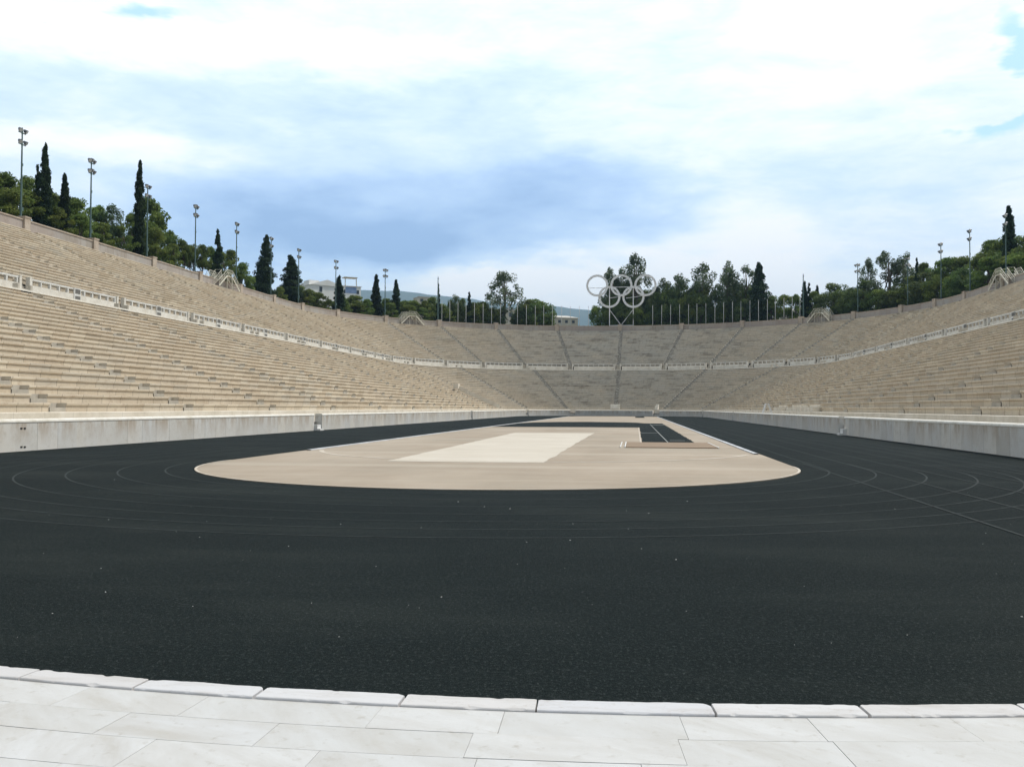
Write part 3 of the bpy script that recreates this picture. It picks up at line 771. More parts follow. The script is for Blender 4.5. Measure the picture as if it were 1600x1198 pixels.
# ------------------------------------------------------------------ footbridges over the perimeter wall
def footbridge(st0, st1, lab):
    off = OW-.72
    l0, l1 = length(st0, HW+off), length(st1, HW+off)
    lm = (l0+l1)/2; x, y = pos(lm, OW+.2); nn = normal(lm, OW); tx = Vector((nn.y, -nn.x, 0))
    e = empty('footbridge', (x, y, ZB)); 
    W = abs(l1-l0) if abs(l1-l0) < 9 else 7.6
    hw = max(2.55, W/2); top = .95; hd = 2.0                        # half length, half landing, deck height
    def P(a, o, z): return tx*a+nn*o+Vector((0, 0, z))
    def flight(o0, o1, zb):
        for sg in (-1, 1):
            b = MB()
            for o_ in (o0+.06, o1-.06): b.bar(P(sg*hw, o_, zb+.05), P(sg*top, o_, hd-.04), .09, .22)
            f = b.build('stringer', M['bridge'], e)
            b = MB(); n = 9
            for k in range(n):
                t = (k+.5)/n; b.box(P(sg*(hw+(top-hw)*t), (o0+o1)/2, zb+.1+(hd-zb-.1)*t), (.30, abs(o1-o0)-.16, .035), ax=(tx, nn, Vector((0, 0, 1))))
            b.build('treads', M['bridgetread'], e)
            b = MB()
            for o_ in (o0+.05, o1-.05):
                b.bar(P(sg*hw, o_, zb+.98), P(sg*top, o_, hd+.98), .055); b.bar(P(sg*hw, o_, zb+.52), P(sg*top, o_, hd+.5), .035)
                for t in (0, .33, .66): 
                    a = hw+(top-hw)*t; z = zb+(hd-zb)*t; b.bar(P(sg*a, o_, z), P(sg*a, o_, z+.98), .05)
            b.build('handrail', M['bridge'], e)
        for a in (-top+.05, top-.05):
            b = MB()
            for o_ in (o0+.06, o1-.06): b.bar(P(a, o_, zb-.02), P(a, o_, hd-.09), .07)
            b.bar(P(a, o0+.06, .9), P(a, o1-.06, .9), .05)
            b.build('support_frame', M['bridge'], e)
    i0, i1 = -1.45, -.42; j0, j1 = .55, 1.6
    flight(i0, i1, 0); flight(j0, j1, -.6)
    b = MB(); b.box(P(0, (i0+j1)/2, hd-.05), (2*top, j1-i0, .09), ax=(tx, nn, Vector((0, 0, 1)))); b.build('deck', M['bridge'], e)
    b = MB()
    for o_ in (i0+.05, j1-.05):
        for zz in (.5, .98): b.bar(P(-top, o_, hd+zz), P(top, o_, hd+zz), .05)
        for k in range(7): b.bar(P(-top+2*top*k/6, o_, hd), P(-top+2*top*k/6, o_, hd+.98), .035)
    for a in (-top, top):
        for zz in (.5, .98): b.bar(P(a, i1, hd+zz), P(a, j0, hd+zz), .05)
    b.build('guard_rail', M['bridge'], e)
    tag(e, lab, 'footbridge', 'stepped footbridges over the perimeter wall')
footbridge(('L', 134.0), ('L', 141.4), 'cream stepped footbridge over the wall on the left stand, beside a tall floodlight mast')
footbridge(('A', -52.1), ('A', -46.1), 'cream stepped footbridge over the wall at the left bend, left of the flagpoles')
footbridge(('A', 46.3), ('A', 51.7), 'cream stepped footbridge over the wall at the right bend, right of the flagpoles')
footbridge(('R', 149.6), ('R', 142.0), 'cream stepped footbridge over the wall at the right edge, beneath a cypress')

# ------------------------------------------------------------------ floodlight masts
def mast_proto(tiers, per, label):
    e = empty('floodlight_mast'); H = 12.0
    b = MB(); b.tube([(0, 0, 0), (0, 0, 4), (0, 0, 8), (0, 0, H)], [.13, .11, .09, .07], 8); b.build('pole', M['steelgreen'], e)
    for k in range(tiers):
        z = H-.28-k*1.25
        b = MB(); b.bar((-.58, 0, z-.28), (.58, 0, z-.28), .09, .09); b.bar((0, 0, z-.4), (0, 0, z-.15), .14, .14); arm = b.build('crossarm', M['steelgreen'], e)
        xs = (-.45, .45) if per == 2 else (-.5, 0.02, .5)
        for i, x in enumerate(xs):
            b = MB(); d = Vector((.25*(1 if x > 0 else -1), -.75, -.62)).normalized()
            c = Vector((x, -.05, z+.02+(.12 if per == 3 and i == 1 else 0)))
            b.tube([c-d*.26, c-d*.16, c+d*.06, c+d*.19], [.06, .14, .22, .245], 12)
            b.bar((x, 0, z-.26), c, .05)
            f = b.build('floodlight', M['lampbody'], e)
            b = MB(); b.tube([c+d*.195, c+d*.205], [.22, .22], 12); gl_ = b.build('glass', M['lens'], f)
    b = MB(); b.box((.12, -.04, 3.2), (.2, .2, .42)); b.box((.10, 0, 8.0), (.12, .16, .3)); b.build('junction_box', M['steelgreen'], e)
    return e
mA = mast_proto(2, 2, ''); mB = mast_proto(2, 3, '')
mastpx = [(35, 200, 0), (143, 248, 1), (231, 288, 0), (306, 320, 1), (370, 347, 0), (424, 370, 0), (467, 388, 0), (525, 406, 0), (602, 420, 1), (1340, 412, 1), (1418, 402, 0), (1470, 379, 0), (1515, 358, 0), (1571, 334, 0)]
used = {0: False, 1: False}
MASTS = []
for i, (px, py, k) in enumerate(mastpx):
    Q = at(px, py, OW+.95); pr = (mA, mB)[k]
    m = pr if not used[k] else copy_tree(pr); used[k] = True
    zb = ZB-.6; s = (Q.z-zb)/12.0
    a = math.atan2(-Q.x, -(Q.y-YC)) if Q.y > YC else (-math.pi/2 if Q.x > 0 else math.pi/2)
    # lamps face the arena
    m.location = (Q.x, Q.y, zb); m.scale = (1, 1, s)
    face = Vector((-Q.x, min(YC, Q.y)-Q.y, 0)).normalized() if abs(Q.x) > 1 else Vector((0, -1, 0))
    m.rotation_euler = (0, 0, math.atan2(face.x, -face.y))
    side = 'left' if i < 9 else 'right'; nth = i if i < 9 else i-9
    tag(m, 'slender green floodlight mast behind the wall, %s from the left along the %s rim' % (ORD[nth], side), 'floodlight mast', 'floodlight masts round the rim')
# bare masts without lamps
for px, py, lab in ((684.5, 432, 'left'), (1255, 428, 'right')):
    Q = at(px, py, OW+.95); zb = ZB-.6
    e = empty('bare_mast', (Q.x, Q.y, zb)); h = Q.z-zb
    b = MB(); b.tube([(0, 0, 0), (0, 0, h*.7), (0, 0, h)], [.16, .12, .08], 8); b.build('pole', M['steelgreen'], e)
    b = MB()
    for zz in (h-.5, h-1.9, h-2.5): b.box((.08, 0, zz), (.22, .14, .14))
    b.build('bracket', M['lampbody'], e)
    tag(e, 'bare dark mast without lamps at the %s end of the flagpole row' % lab, 'mast', 'bare masts')
# ------------------------------------------------------------------ flagpoles
fL = [690.4, 702.8, 715.5, 728.1, 741.3, 754.8, 768.1, 781.9, 795, 808.5, 822.4, 836.3, 849.5, 863, 877.6, 891.2, 905.4, 919.5]
fR = [1019.8, 1033.9, 1047.8, 1061.9, 1075.8, 1088.9, 1102.9, 1117, 1130.7, 1144.6, 1157.7, 1171.8, 1185.1, 1199, 1211.4, 1224.9, 1237.9, 1249.9]
pb = MB(); pb.tube([(0, 0, 0), (0, 0, 2.5), (0, 0, 5.86)], [.075, .062, .042], 8)
fb = MB(); fb.tube([(0, 0, 5.86), (0, 0, 5.9), (0, 0, 5.98), (0, 0, 6.03)], [.05, .085, .085, .03], 8)
fp = None
for side, arr in (('left', fL[::-1]), ('right', fR)):
    for i, px in enumerate(arr):
        Q = at(px, 490, OW+.85)
        if fp is None:
            fp = empty('flagpole'); pb.build('pole', M['pole'], fp, True); fb.build('finial', M['pole'], fp, True); f = fp
        else: f = copy_tree(fp)
        zb = ZB-.55; f.location = (Q.x, Q.y, zb); f.scale = (1, 1, 6.85/6.03)
        tag(f, 'thin white flagpole behind the far wall, %s to the %s of the five rings' % (ORD[i], side), 'flagpole', 'row of bare flagpoles')
# ------------------------------------------------------------------ the rings
rg = empty('ring_sculpture', (1.1, 225.7, ZB-.5))
tag(rg, 'five interlaced silver rings on two posts above the far end of the stands', 'sculpture')
def ring(c, r0, r1, d, name):
    b = MB(); n = 56; c = Vector(c)-Vector(rg.location)
    for i in range(n):
        a, a2 = 2*math.pi*i/n, 2*math.pi*(i+1)/n
        def q(r, an, dy): return (c.x+r*math.cos(an), c.y+dy, c.z+r*math.sin(an))
        b.face([q(r0, a, -d), q(r1, a, -d), q(r1, a2, -d), q(r0, a2, -d)]); b.face([q(r0, a2, d), q(r1, a2, d), q(r1, a, d), q(r0, a, d)])
        b.face([q(r1, a, -d), q(r1, a, d), q(r1, a2, d), q(r1, a2, -d)]); b.face([q(r0, a2, -d), q(r0, a2, d), q(r0, a, d), q(r0, a, -d)])
    o = b.build('ring', M['ring'], rg); return o
RO, RI = 2.72, 2.20
cs = [(-4.86, 31.84, .0), (1.08, 31.84, .0), (6.98, 31.78, .0), (-1.87, 29.02, .22), (4.04, 28.96, .22)]
for x, z, dy in cs:
    o = ring((x, 225.55+dy*1.2, z), RI, RO, .10, 'ring')
    # bolts round the rim
    b = MB(); c = Vector((x, 225.55+dy*1.2, z))-Vector(rg.location)
    for k in range(18):
        a = 2*math.pi*(k+.3)/18; b.box((c.x+2.43*math.cos(a), c.y-.115, c.z+2.43*math.sin(a)), (.09, .03, .09))
    f = b.build('bolts', M['lampbody'], o)
def L_(p): return Vector(p)-Vector(rg.location)
zb = ZB-.5
for x in (-1.83, 4.0):
    b = MB(); b.tube([L_((x, 226.1, zb)), L_((x, 226.1, 31.7))], .11, 8); b.build('post', M['ring'], rg)
b = MB(); b.bar(L_((-1.83, 226.0, 25.9)), L_((1.02, 226.0, 22.0)), .13); b.bar(L_((4.0, 226.0, 25.9)), L_((1.02, 226.0, 22.0)), .13); b.bar(L_((-1.8, 226.0, 21.95)), L_((4.0, 226.0, 21.95)), .14)
b.build('brace', M['ring'], rg)
b = MB(); b.bar(L_((-7.3, 226.0, 31.3)), L_((-1.83, 226.0, 31.3)), .13); b.bar(L_((-1.83, 226.0, 31.45)), L_((4.0, 226.0, 31.45)), .13); b.bar(L_((4.0, 226.0, 31.3)), L_((6.4, 226.0, 31.9)), .12)
b.bar(L_((-1.8, 226.0, 28.8)), L_((1.1, 226.0, 29.1)), .11); b.bar(L_((4.0, 226.0, 28.9)), L_((6.6, 226.0, 29.3)), .11); b.bar(L_((2.2, 226.0, 28.7)), L_((4.0, 226.0, 28.9)), .11)
b.build('crossbar', M['ring'], rg)
# ------------------------------------------------------------------ small things in the stands
# white trestle on the right
x, y = 19.0, 104.0
Q = at(1198.5, 646, 1.3)
e = empty('trestle', (Q.x, Q.y, .55))
for sg in (-1, 1):
    b = MB()
    for dy in (-.28, .28): b.bar((sg*.62, dy, .0), (sg*.13, dy, 1.52), .24, .10)
    b.bar((sg*.44, -.28, .56), (sg*.44, .28, .56), .05); b.bar((sg*.28, -.28, 1.06), (sg*.28, .28, 1.06), .05)
    b.build('leg_frame', M['white'], e)
b = MB(); b.box((0, 0, 1.53), (.36, .66, .06)); b.build('top_board', M['white'], e)
b = MB(); b.box((0, .1, .62), (.86, .04, .05)); b.build('tie_bar', M['white'], e)
tag(e, 'white A-shaped trestle standing behind the right podium wall', 'trestle')
# pale block of honour at the foot of the centre aisle, and front thrones on the right
l = length(('A', 1.3), HW+S1); 
def stone_seat(st, off, z, w, lab, cat, h=.95):
    l = length(st, HW+off); x, y = pos(l, off); nn = normal(l, off); tx = Vector((nn.y, -nn.x, 0)); Z = Vector((0, 0, 1))
    e = empty('stone_throne', (x, y, z))
    b = MB(); b.box(nn*.35+Z*.22, (w, .7, .44), ax=(tx, nn, Z)); b.build('seat', M['lip'], e)
    b = MB(); b.box(nn*.62+Z*(h/2+.22), (w-.02, .16, h-.44), ax=(tx, nn, Z)); b.build('backrest', M['lip'], e)
    b = MB()
    for sg in (-1, 1): b.box(tx*(sg*(w/2-.09))+nn*.28+Z*.55, (.16, .5, .24), ax=(tx, nn, Z))
    b.build('armrests', M['lip'], e)
    tag(e, lab, cat)
stone_seat(('A', 1.3), S1-.05, Z1+.02, 1.9, 'pale marble seat of honour at the foot of the centre aisle', 'seat', 1.0)
stone_seat(('A', 25.5), S1+.1, Z1+.02, .6, 'small pale marble seat right of the centre aisle at the far end', 'seat', 1.0)
for k, (yy, w) in enumerate(((103.2, 5.2), (93.0, 8.0), (85.2, 5.0))):
    l = length(('R', yy), HW+S1); x, y = pos(l, S1+.2); 
    e = empty('marble_bench', (x, y, Z1))
    b = MB(); b.box((.35, 0, .20), (.6, w, .40)); b.build('seat', M['coping'], e)
    b = MB(); b.box((.72, 0, .32), (.16, w, .64)); b.build('backrest', M['coping'], e)
    tag(e, 'pale high backed marble bench in the lowest right row, %s from the far end' % ORD[k], 'bench', 'pale marble benches on the right')
# sloping parapet of the tunnel mouth on the left
e = empty('tunnel_parapet', (-20.5, 131, Z1))
def seatz(off): return Z1+(off-S1)*RISE1/P1
def Sp(st, off, dz): 
    x, y = pos(length(st, HW+off), off); return Vector((x, y, seatz(off)+dz))-Vector(e.location)
A_, B_ = ('L', 159.8), ('A', -70)
b = MB(); b.bar(Sp(('L', 159.9), 10.2, .55), Sp(('L', 161.8), 3.2, .35), .32, .75); b.build('sloping_wall', M['coping'], e)
b = MB(); b.box(Sp(('L', 159.8), 10.6, .7), (.9, 1.8, .9)); b.build('end_block', M['coping'], e)
tag(e, 'pale sloping marble parapet on the left stand near the far bend', 'parapet')
# ------------------------------------------------------------------ houses beyond the rim
def house(px, D, w, d, z0, h, mat, lab, wins, roof='flat', rz=None, extra=None):
    dd = ray(px, 480); k = D/math.hypot(dd.x, dd.y); x, y = CAM.x+dd.x*k, CAM.y+dd.y*k
    if rz is None: rz = math.atan2(-(x-CAM.x), (y-CAM.y))+.30
    e = empty('house', (x, y, z0), rz)
    b = MB(); b.box((0, 0, h/2), (w, d, h)); b.build('wall', mat, e)
    b = MB()
    if roof == 'flat':
        b.box((0, 0, h+.12), (w+.5, d+.5, .24)); 
    elif roof == 'hip':
        r = [(-w/2-.5, -d/2-.5, h), (w/2+.5, -d/2-.5, h), (w/2+.5, d/2+.5, h), (-w/2-.5, d/2+.5, h)]; t = [(-w*.28, 0, h+w*.10), (w*.28, 0, h+w*.10)]
        b.face([r[0], r[1], t[1], t[0]]); b.face([r[2], r[3], t[0], t[1]]); b.face([r[1], r[2], t[1]]); b.face([r[3], r[0], t[0]]); b.face(r[::-1])
    else:
        b.face([(-w/2-.3, -d/2-.3, h), (w/2+.3, -d/2-.3, h+w*.0), (w/2+.3, d/2+.3, h), (-w/2-.3, d/2+.3, h)][::-1])
        P = [(-w/2-.3, -d/2-.3, h), (0, -d/2-.3, h+w*.17), (w/2+.3, -d/2-.3, h)]; Q2 = [(a, d/2+.3, c) for a, _, c in P]
        b.face(P); b.face(Q2[::-1]); b.face([P[0], P[1], Q2[1], Q2[0]][::-1]); b.face([P[1], P[2], Q2[2], Q2[1]][::-1])
    b.build('roof', M['roof'] if roof != 'gable' else mat, e)
    for (wx, wz, ww, wh) in wins:
        b = MB(); b.box((wx, -d/2-.03, wz), (ww+.3, .08, wh+.3)); f = b.build('window', mat, e)
        b = MB(); b.box((wx, -d/2-.08, wz), (ww, .04, wh)); b.build('pane', M['pane'], f)
    if extra: extra(e, w, d, h)
    tag(e, lab, 'house', 'houses beyond the rim')
    return e
def zat(px, py, D):
    dd = ray(px, py); return CAM.z+dd.z*D/math.hypot(dd.x, dd.y)
def balcony(e, w, d, h):
    b = MB(); b.box((w*.22, -d/2-.8, h*.52), (w*.42, 1.6, .18)); b.box((w*.22, -d/2-1.55, h*.52+.5), (w*.42, .08, .9)); b.build('balcony', M['house'], e)
    b = MB(); b.box((-w*.3, 0, h+.9), (w*.3, d*.5, 1.8)); b.build('stair_tower', M['house'], e)
D = 300
house(502, D, 11.5, 9, 14, zat(504, 449, D)-14, M['house'], 'white house with a low gable roof and dark windows above the left trees',
      [(-2.2, zat(504, 455, D)-14, 1.0, 1.7), (2.6, zat(504, 446, D)-14.0, 1.1, .8), (4.4, zat(504, 457, D)-14, 1.0, 1.3)], 'gable', rz=.75, extra=balcony)
D = 330
house(486, D, 8, 9, 14, zat(484, 447, D)-14, M['house'], 'white flat roofed house half hidden left of the gabled house', [(-2, zat(484, 455, D)-14, 1.2, 1.4), (2, zat(484, 455, D)-14, 1.2, 1.4)])
D = 340
def pergola(e, w, d, h):
    b = MB()
    for x in (-w*.28, w*.28): b.bar((x, -d/2+.3, h), (x, -d/2+.3, h+3.4), .25)
    b.box((0, -d/2+1.5, h+3.4), (w*.66, 3.4, .25)); b.build('roof_pergola', M['housetan'], e)
    b = MB(); b.box((0, -d/2-.06, h-1.3), (w*.55, .1, 2.2)); b.build('awning', M['bluepaint'], e)
house(543, D, 7.5, 8, 14, zat(545, 450, D)-14, M['house'], 'white house with a roof pergola and blue awning behind a cypress', [(-2.6, zat(545, 458, D)-14, 1.0, 1.4), (2.6, zat(545, 458, D)-14, 1.0, 1.4)], extra=pergola)
D = 420
house(663, D, 8, 8, 8, zat(663, 466, D)-8, M['housetan'], 'small grey house showing its roof above the trees right of the cypresses', [(-2.5, zat(663, 471, D)-8, 1.4, 1.3), (2, zat(663, 471, D)-8, 1.4, 1.3)])
D = 380
house(874, D, 13, 10, 8, zat(872, 498, D)-8, M['housetan'], 'low tan building with a pale hipped roof left of the mountain gap', [(-4.5, zat(872, 504, D)-8, 1.2, 1.2), (-1.5, zat(872, 504, D)-8, 1.2, 1.2), (1.5, zat(872, 504, D)-8, 1.2, 1.2), (4.5, zat(872, 504, D)-8, 1.2, 1.2)], 'hip')
D = 300
house(752, D, 12, 9, 8, zat(752, 490, D)-8, M['house'], 'white building glimpsed behind the left flagpoles and dark trunks', [(-3.5, zat(752, 496, D)-8, 1.5, 1.5), (0, zat(752, 496, D)-8, 1.5, 1.5), (3.5, zat(752, 496, D)-8, 1.5, 1.5)])
D = 320
house(798, D, 15, 9, 8, zat(798, 487, D)-8, M['housetan'], 'tan building glimpsed behind the airy tall eucalyptus', [(-5, zat(798, 494, D)-8, 1.5, 1.5), (-1.5, zat(798, 494, D)-8, 1.5, 1.5), (2, zat(798, 494, D)-8, 1.5, 1.5), (5, zat(798, 494, D)-8, 1.5, 1.5)])
D = 330
house(1122, D, 11, 9, 8, zat(1122, 484, D)-8, M['house'], 'white building glimpsed between the tall trees on the right', [(-3, zat(1122, 492, D)-8, 1.3, 1.5), (1, zat(1122, 492, D)-8, 1.3, 1.5)])
D = 330
house(1240, D, 12, 9, 8, zat(1240, 488, D)-8, M['housetan'], 'tan building glimpsed behind the rightmost flagpoles', [(-3, zat(1240, 494, D)-8, 1.3, 1.5), (2, zat(1240, 494, D)-8, 1.3, 1.5)], 'hip')

# ------------------------------------------------------------------ trees
def leaves(rs, centres, radii, counts, size, tones, up=.0, squash=1.0):
    """numpy leaf cards scattered through ellipsoidal clumps"""
    V = []; T = []
    for c, r, n, tn in zip(centres, radii, counts, tones):
        d = rs.normal(size=(n, 3)); d /= np.linalg.norm(d, axis=1)[:, None]
        rad_ = rs.uniform(.35, 1, n)**.6
        p = np.array(c)+d*rad_[:, None]*np.array(r)
        nrm = d*.7+rs.normal(size=(n, 3))*.6+np.array([0, 0, .35]); nrm /= np.linalg.norm(nrm, axis=1)[:, None]
        a = rs.normal(size=(n, 3))+np.array([0, 0, up*3]); a -= (a*nrm).sum(1)[:, None]*nrm; a /= np.linalg.norm(a, axis=1)[:, None]
        bb = np.cross(nrm, a)
        s = rs.uniform(.6, 1.25, n)[:, None]*size
        L = a*s; W = bb*s*.42
        q = np.stack([p-L*.5, p+W*.5-L*.05, p+L*.5, p-W*.5+L*.05], 1)
        V.append(q.reshape(-1, 3)); T.append(np.clip(tn+rs.normal(0, .16, n), 0, 1))
    V = np.concatenate(V); T = np.concatenate(T)
    return V, T
def leafmesh(name, V, T, mat):
    n = len(T); me = bpy.data.meshes.new(name)
    me.vertices.add(n*4); me.vertices.foreach_set('co', V.astype(np.float32).ravel())
    me.loops.add(n*4); me.loops.foreach_set('vertex_index', np.arange(n*4, dtype=np.int32))
    me.polygons.add(n); me.polygons.foreach_set('loop_start', np.arange(0, n*4, 4, dtype=np.int32)); me.polygons.foreach_set('loop_total', np.full(n, 4, dtype=np.int32))
    at_ = me.attributes.new('tone', 'FLOAT', 'FACE'); at_.data.foreach_set('value', T.astype(np.float32))
    me.materials.append(mat); me.update(); me.validate()
    return me
def limbs(name, trunk, tr, ends, rs, rad=.09):
    b = MB(); b.tube(trunk, tr, 8)
    for e_ in ends:
        z0 = rs.uniform(.35, .8); i = z0*(len(trunk)-1); k = int(i); f = i-k
        s = Vector(trunk[k])*(1-f)+Vector(trunk[min(k+1, len(trunk)-1)])*f
        m = s.lerp(Vector(e_), .5)+Vector((0, 0, -.25))
        b.tube([s, m, e_], [rad, rad*.7, rad*.3], 5, cap=False)
    me_o = b.build(name, M['bark'], smooth=True); me = me_o.data; bpy.data.objects.remove(me_o); return me
# every variant is modelled 10 m tall
def v_pine(seed, spread=1.0, low=.28):
    rs = np.random.default_rng(seed); cs = []; rr = []; ns = []; tn = []
    n = 44
    for i in range(n):
        z = rs.uniform(low*10, 9.3); f = (z-low*10)/(9.3-low*10)
        w = spread*3.3*(math.sin(math.pi*min(1, .22+f*.78))**.7)*(.55+.45*rs.random())
        a = rs.uniform(0, 6.283); q = math.sqrt(rs.uniform(.15, 1))
        cs.append((w*q*math.cos(a), w*q*math.sin(a), z)); s = rs.uniform(.65, 1.25)
        rr.append((s, s, s*.62)); ns.append(int(120*s*s)+30); tn.append(rs.uniform(.18, .85))
    V, T = leaves(rs, cs, rr, ns, .42, tn)
    ends = [cs[i] for i in rs.choice(n, 14, replace=False)]
    lean = rs.uniform(-.8, .8, 2)
    return leafmesh('crown', V, T, M['pine']), limbs('trunk', [(0, 0, -1.5), (lean[0]*.3, lean[1]*.3, 2), (lean[0], lean[1], 5), (lean[0]*.6, 0, 8.2)], [.30, .24, .17, .07], ends, rs)
def v_cyp(seed, w=.75, rag=0., bottom=.6):
    rs = np.random.default_rng(seed); cs = []; rr = []; ns = []; tn = []
    n = 62
    for i in range(n):
        f = (i+.5)/n; z = bottom+(9.75-bottom)*f
        prof = (min(1, f*5+.35))*(1-f**2.2*.86)
        if rag and rs.random() < rag*f: continue
        a = rs.uniform(0, 6.283); o = w*prof*rs.uniform(.15, .62)
        s = w*prof*rs.uniform(.45, .75)+.05
        cs.append((o*math.cos(a), o*math.sin(a), z)); rr.append((s, s, .42)); ns.append(int(60+120*prof)); tn.append(rs.uniform(.2, .75))
    V, T = leaves(rs, cs, rr, ns, .34, tn, up=.8)
    return leafmesh('crown', V, T, M['cypress']), limbs('trunk', [(0, 0, -1.5), (0, 0, 3), (0, 0, 7), (0, 0, 9.7)], [.2, .15, .08, .02], [], rs)
def v_gum(seed, spread=1.0, n=34, dens=1.0, low=3.0):
    rs = np.random.default_rng(seed); cs = []; rr = []; ns = []; tn = []
    for i in range(n):
        z = rs.uniform(low, 9.5); f = (z-low)/(9.6-low)
        w = spread*2.3*math.sin(math.pi*min(1, .18+f*.80))**.8
        a = rs.uniform(0, 6.283); q = math.sqrt(rs.uniform(.1, 1))
        cs.append((w*q*math.cos(a), w*q*math.sin(a), z)); s = rs.uniform(.40, .85)
        rr.append((s*.85, s*.85, s)); ns.append(int(150*s*s*dens)+20); tn.append(rs.uniform(.15, .85))
    V, T = leaves(rs, cs, rr, ns, .34, tn)
    ends = [cs[i] for i in rs.choice(n, 22, replace=False)]
    return leafmesh('crown', V, T, M['gum']), limbs('trunk', [(0, 0, -1.5), (.1, 0, 2.5), (-.1, .1, 5.5), (.15, 0, 9)], [.26, .2, .13, .04], ends, rs, .08)
def v_round(seed, mat='broad', spread=1.0):
    rs = np.random.default_rng(seed); cs = []; rr = []; ns = []; tn = []
    for i in range(70):
        d = rs.normal(size=3); d /= np.linalg.norm(d); q = rs.uniform(.3, 1)**.5
        cs.append((d[0]*q*3.7*spread, d[1]*q*3.7*spread, 5.2+d[2]*q*3.9)); s = rs.uniform(.75, 1.3)
        rr.append((s, s, s*.8)); ns.append(int(120*s*s)+25); tn.append(rs.uniform(.2, .8))
    V, T = leaves(rs, cs, rr, ns, .40, tn)
    return leafmesh('crown', V, T, M[mat]), limbs('trunk', [(0, 0, -1.5), (0, 0, 2), (0, .2, 4), (.2, 0, 7)], [.28, .24, .18, .06], cs[:10], rs)
VAR = {'pine': [v_pine(s, sp, lo) for s, sp, lo in ((1, 1, .28), (2, 1.15, .22), (3, .9, .35), (4, 1.05, .15), (5, .95, .3), (6, 1.1, .2))],
       'stone': [v_pine(s, 1.15, .55) for s in (21, 22, 23)],
       'cyp': [v_cyp(31), v_cyp(32, .8), v_cyp(33, .68)], 'fat': [v_cyp(34, 1.5), v_cyp(35, 1.35)], 'rag': [v_cyp(36, .7, .75), v_cyp(37, .8, .65)],
       'gum': [v_gum(41), v_gum(42, .85, 38, 1.2, 2.0), v_gum(43, 1.1, 36, 1.1)], 'airy': [v_gum(47, 1.2, 66, .7, 2.0)],
       'round': [v_round(51), v_round(52, 'broad', 1.1), v_round(53, 'pine', 1.05)]}
NAMES = {'pine': ('pine_tree', 'pine'), 'stone': ('pine_tree', 'pine'), 'cyp': ('cypress_tree', 'cypress'), 'fat': ('cypress_tree', 'cypress'), 'rag': ('cypress_tree', 'cypress'),
         'gum': ('eucalyptus_tree', 'eucalyptus'), 'airy': ('eucalyptus_tree', 'eucalyptus'), 'round': ('leafy_tree', 'tree')}
LOOK = {'pine': 'bushy green pine', 'stone': 'high crowned umbrella pine', 'cyp': 'slim dark cypress', 'fat': 'broad dark cypress', 'rag': 'ragged thin cypress with a sparse top',
        'gum': 'tall loose eucalyptus', 'airy': 'tall airy eucalyptus', 'round': 'dense rounded tree'}
trees = []
def T(kind, px, py, back, width, label=None):
    trees.append((kind, px, py, back, width, label))
# left hill, from the left edge of the photo towards the far end
for px, py, bk, w in [(-60, 250, 9, 70), (-32, 258, 16, 60), (2, 266, 8, 64), (22, 292, 4.5, 46), (44, 264, 12, 40), (60, 296, 6, 50), (84, 300, 9, 46), (92, 322, 4, 34), (118, 306, 8, 44), (128, 330, 4, 36), (150, 312, 9, 46),
                      (160, 345, 4, 34), (190, 352, 4.5, 34), (207, 332, 9, 40), (243, 350, 5, 40), (262, 352, 8, 38), (270, 378, 4.5, 30)]:
    T('pine', px, py, bk, w)
T('gum', 176, 320, 6, 34, 'thin grey green tree with bare limbs on the left hill between two floodlight masts')
T('pine', 231, 304, 10, 52, 'large round pine behind the tallest left cypress and a floodlight mast')
T('cyp', 71, 226, 5, 15, 'very tall dark cypress on the left hill, right of the leftmost floodlight mast')
T('rag', 60, 252, 6, 11, 'thin ragged cypress close beside the very tall one at the far left')
T('cyp', 102, 271, 4, 13, 'short slim cypress on a bare trunk, left of the second floodlight mast')
T('cyp', 219, 251, 4, 15, 'tallest spire of a cypress left of the third floodlight mast')
for px, py, bk, w in [(286, 374, 6, 26), (300, 378, 8, 24), (316, 380, 6, 24), (330, 384, 8, 22)]: T('stone', px, py, bk, w)
T('rag', 341, 355, 6, 11, 'ragged cypress with a feathery top behind the left footbridge')
for px, py, bk, w in [(347, 392, 6, 30), (362, 388, 9, 30), (380, 408, 5, 26), (392, 428, 4, 18), (402, 424, 7, 18)]: T('pine', px, py, bk, w)
T('fat', 416, 367, 5, 22, 'broad dark cypress left of the sixth floodlight mast')
T('fat', 455, 399, 6, 30, 'wide dark conifer with uneven top left of the white house')
for px, py, bk, w in [(438, 446, 5, 22), (470, 446, 6, 30), (484, 449, 8, 32), (497, 452, 5, 26), (514, 466, 5, 20), (540, 470, 5, 20), (555, 457, 7, 34), (573, 466, 5, 22), (604, 464, 6, 28), (628, 470, 6, 22), (645, 464, 7, 28), (664, 468, 5, 22), (676, 462, 9, 26), (692, 470, 6, 22), (752, 468, 7, 30), (741, 471, 5, 22)]:
    T('pine', px, py, bk, w)
T('cyp', 530, 431, 4, 13, 'leaning slim cypress close to the eighth floodlight mast, right of the white house')
T('cyp', 588, 429, 5, 14, 'slim cypress left of the ninth floodlight mast')
T('cyp', 619, 437, 5, 12, 'short slim cypress right of the ninth floodlight mast')
T('rag', 685.5, 440, 4, 6, 'thin climbing greenery beside the left bare mast')
T('round', 710, 456, 7, 24, 'dense dark tree behind the third and fourth flagpoles from the left')
T('rag', 733, 454, 5, 8, 'thin bent cypress tip right of the dense dark tree')
T('round', 722, 462, 9, 20)
T('round', 776, 473, 8, 22, 'grey green bush behind flagpoles, left of the airy eucalyptus')
T('airy', 788, 422, 7, 43, 'tall airy eucalyptus with sky showing through, behind the left flagpoles')
T('round', 836, 463, 6, 48, 'dense round tree at the right end of the left flagpole group')
T('round', 813, 476, 9, 22)
